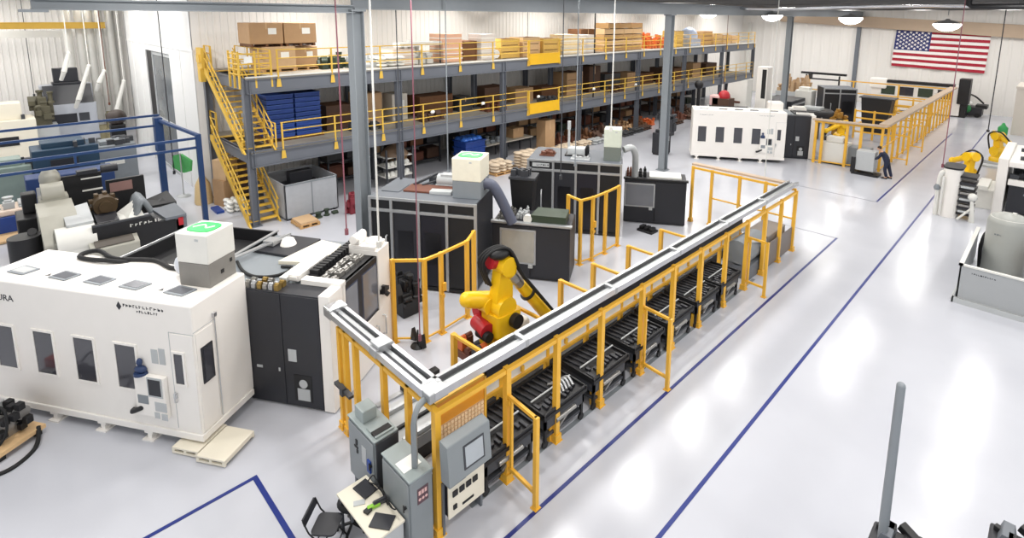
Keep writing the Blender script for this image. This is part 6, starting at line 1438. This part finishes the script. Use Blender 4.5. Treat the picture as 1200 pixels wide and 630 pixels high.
# ------------------------------------------------------------------ cables and hoses hanging from the roof
def hang(label, px, py, zb, r, M, name='air_hose', top=10.5, hook=True):
    p = at(px, py, zb); m = MB(); m.tube([(p.x, p.y, zb), (p.x+.01, p.y, (zb+top)/2), (p.x, p.y, top)], r, 6)
    if hook: m.cyl((p.x, p.y, zb-.16), (p.x, p.y, zb), r*2.6, None, 8)
    tag(m.build(name, M), label, 'hose' if name == 'air_hose' else 'cable')
hang('white hanging air hose ending over the near white machine roof', 444, 282, 3.1, .028, OFFW)
hang('pink hanging hose just left of the left steel column', 406, 268, 2.9, .02, PINK)
hang('dusty red hanging hose in front of the nearer dark machine', 492, 392, .6, .016, PINK)
hang('thin dark cable hanging left of the dusty red hose', 470, 208, 3.0, .018, DGREY, 'hanging_cable')
hang('grey hanging cable behind the nearer mist box', 525, 200, 3.0, .022, MGREY, 'hanging_cable')
hang('thin dark cable hanging across the mezzanine near the pink wrapped load', 516, 70, 6.2, .02, CHAR, 'hanging_cable')
hang('thin cable hanging left of the yellow lift gates', 618, 60, 6.2, .02, DGREY, 'hanging_cable')
hang('thin cable hanging right of the yellow lift gates', 657, 205, 3.1, .018, DGREY, 'hanging_cable')
hang('grey cable with white grip hanging over the centre dark machine', 674, 190, 3.0, .02, MGREY, 'hanging_cable')
hang('dark drop pipe hanging at the middle of the mezzanine', 694, 150, .9, .05, BLACK, 'hanging_cable', hook=False)
hang('white drop hose above the sage mist box', 716, 149, 4.38, .022, OFFW)
hang('brown hanging hose near the far end of the mezzanine', 846, 130, 1.0, .02, BROWN)
hang('pale drop cable in front of the distant white machine', 893, 245, .3, .02, OFFW, 'hanging_cable')
hang('red hanging hose at the right of the flag run', 1105, 192, 2.2, .02, PINK)
hang('dark cable hanging right of the flag', 1158, 152, .8, .035, CHAR, 'hanging_cable')
hang('thin cable hanging against the far left wall, left one', 40, 110, 3.0, .025, CHAR, 'hanging_cable')
hang('thin cable hanging against the far left wall, right one', 47, 96, 3.0, .025, CHAR, 'hanging_cable')
hang('cable hanging before the glazed opening', 204, 200, 1.2, .022, CHAR, 'hanging_cable')
hang('brown cable hanging left of the white bay wall', 128, 120, 3, .022, BROWN, 'hanging_cable')
hang('dark cable hanging at the wall corner near the stairs', 236, 150, 2.5, .03, CHAR, 'hanging_cable')
# ------------------------------------------------------------------ person by the distant fence, bending over the cabinet
def person():
    P = at(1038, 209); t = thing('person', 'person in dark navy work clothes bending toward the grey rolling cabinet', 'person', (P.x, P.y, 0), math.radians(180))
    # local: facing +x
    def skin(name, V, E, R, M, parent, sub=2):
        me = bpy.data.meshes.new(name); me.from_pydata(V, E, []); me.materials.append(M)
        o = bpy.data.objects.new(name, me); COL.objects.link(o); o.parent = parent
        s = o.modifiers.new('skin', 'SKIN'); s.use_smooth_shade = True
        for i, r in enumerate(R): me.skin_vertices[0].data[i].radius = (r, r)
        me.skin_vertices[0].data[0].use_root = True
        b = o.modifiers.new('sub', 'SUBSURF'); b.levels = sub; b.render_levels = sub; return o
    for_me = []
    V = [(0, 0, .95), (.1, 0, 1.15), (.24, 0, 1.33), (.33, 0, 1.42), (.4, 0, 1.5), (.46, 0, 1.6),
         (.02, .1, .88), (.08, .11, .5), (-.04, .12, .1), (.1, .13, .04),
         (.02, -.1, .88), (-.1, -.12, .5), (-.22, -.12, .1), (-.08, -.13, .04),
         (.3, .19, 1.36), (.4, .22, 1.1), (.58, .16, .98), (.66, .14, .97),
         (.3, -.19, 1.36), (.42, -.22, 1.1), (.6, -.16, 1.0), (.68, -.14, .99)]
    E = [(0, 1), (1, 2), (2, 3), (3, 4), (4, 5), (0, 6), (6, 7), (7, 8), (8, 9), (0, 10), (10, 11), (11, 12), (12, 13), (2, 14), (14, 15), (15, 16), (16, 17), (2, 18), (18, 19), (19, 20), (20, 21)]
    R = [.15, .15, .16, .08, .06, .08, .1, .07, .05, .045, .1, .07, .05, .045, .065, .05, .04, .04, .065, .05, .04, .04]
    body = skin('body', V, E, R, SKIN, t)
    cl = skin('work_clothes', V[:3]+[(.3, 0, 1.39)]+V[6:9]+V[10:13]+V[14:17]+V[18:21],
              [(0, 1), (1, 2), (2, 3), (0, 4), (4, 5), (5, 6), (0, 7), (7, 8), (8, 9), (2, 10), (10, 11), (11, 12), (2, 13), (13, 14), (14, 15)],
              [.175, .17, .185, .1, .125, .09, .075, .125, .09, .075, .085, .066, .055, .085, .066, .055], NAVY, t)
    m = MB(); m.ball((.46, 0, 1.6), .1, .078, .115, 16, 10); m.ball((.555, 0, 1.585), .02, .014, .022); m.box(.53, -.028, 1.535, .552, .028, 1.543); m.ball((.46, .08, 1.595), .018, .012, .03); m.ball((.46, -.08, 1.595), .018, .012, .03)
    for s in (-1, 1): m.ball((.542, s*.032, 1.615), .014, .014, .01)
    m.build('head', SKIN, t)
    m = MB(); m.ball((.445, 0, 1.635), .108, .088, .1, 16, 8); m.build('hair', HAIR, t)
    for s in (-1, 1):
        hx, hy, hz = (.66, .14, .97) if s > 0 else (.68, -.14, .99); m = MB()
        for k_ in range(5):
            a = (-.03+.015*k_) if k_ < 4 else .045*-s
            L_ = (.07, .085, .08, .065, .05)[k_]
            m.tube([(hx, hy+a*.6, hz), (hx+L_*.6, hy+a, hz-.005), (hx+L_, hy+a, hz-.03)], .009, 6, 3)
        m.ball((hx-.01, hy, hz), .05, .042, .02, 10, 6); m.build('hand', SKIN, t)
    for (x, y) in ((.02, .125), (-.16, -.125)):
        m = MB(); m.ball((x+.04, y, .05), .14, .05, .05, 12, 8); m.box(x-.1, y-.045, 0, x+.18, y+.045, .025); m.build('shoe', BLACK, t)
person()
# ------------------------------------------------------------------ pieces that lie apart become parts of their own
PATTERN = {'boards', 'brick_pattern_sheet', 'maker_marks', 'label_marks', 'white_marks', 'tank_marks', 'lettering', 'star_field', 'film_bands', 'panel_seam', 'seam', 'rail_marks', 'cable_pack', 'cloth'}
RENAME = {'fittings': 'fitting', 'valves': 'valve', 'floor_joists': 'floor_joist', 'treads': 'tread', 'scrap': 'scrap_piece', 'name_plate': 'name_plate'}
def split_apart(o, eps=.012):
    me = o.data; n = len(me.vertices); par = list(range(n))
    def f(a):
        while par[a] != a: par[a] = par[par[a]]; a = par[a]
        return a
    for e in me.edges:
        a, b = f(e.vertices[0]), f(e.vertices[1]); par[a] = b
    bb = {}
    for v in me.vertices:
        r = f(v.index); c = v.co
        if r not in bb: bb[r] = [list(c), list(c)]
        else:
            for i in range(3): bb[r][0][i] = min(bb[r][0][i], c[i]); bb[r][1][i] = max(bb[r][1][i], c[i])
    K = list(bb); m = len(K)
    if m < 2 or m > 300: return 1
    p = {k: k for k in K}
    def g(a):
        while p[a] != a: a = p[a]
        return a
    for i in range(m):
        for j in range(i):
            A, B = bb[K[i]], bb[K[j]]
            if all(A[0][k]-eps <= B[1][k] and B[0][k]-eps <= A[1][k] for k in range(3)): p[g(K[i])] = g(K[j])
    roots = sorted({g(k) for k in K})
    if len(roots) < 2: return 1
    polys = {r: [] for r in roots}
    for q in me.polygons: polys[g(f(q.vertices[0]))].append(q)
    base = o.name.split('.')[0]; nm = RENAME.get(base, base); meshes = []
    for r in roots:
        idx = {}; vs = []; fs = []
        for q in polys[r]:
            for v in q.vertices:
                if v not in idx: idx[v] = len(vs); vs.append(tuple(me.vertices[v].co))
            fs.append([idx[v] for v in q.vertices])
        k = bpy.data.meshes.new(nm); k.from_pydata(vs, [], fs)
        for M in me.materials: k.materials.append(M)
        k.polygons.foreach_set('material_index', [q.material_index for q in polys[r]]); k.polygons.foreach_set('use_smooth', [q.use_smooth for q in polys[r]]); k.update(); meshes.append(k)
    if o.parent is None:
        t = bpy.data.objects.new(base, None); COL.objects.link(t); t.matrix_world = o.matrix_world
        for key in ('label', 'category', 'group'):
            if key in o: t[key] = o[key]; del o[key]
        o.parent = t; o.matrix_parent_inverse.identity(); o.matrix_basis.identity(); nm = {'black_gantry': 'gantry_bar'}.get(base, 'section')
    for i, k in enumerate(meshes):
        if i == 0: o.data = k; o.name = nm
        else: c = o.copy(); c.data = k; c.name = nm; COL.objects.link(c)
    return len(roots)
bpy.context.view_layer.update()
for o in [o for o in bpy.data.objects if o.type == 'MESH' and o.get('kind') is None and o.data.users == 1 and 'skin' not in [x.name for x in o.modifiers]]:
    if o.name.split('.')[0] not in PATTERN: split_apart(o)
for o in bpy.data.objects:
    if 'label' in o and o.parent is None and not 4 <= len(o['label'].split()) <= 16: print('LABEL LEN', o.name, len(o['label'].split()), o['label'])
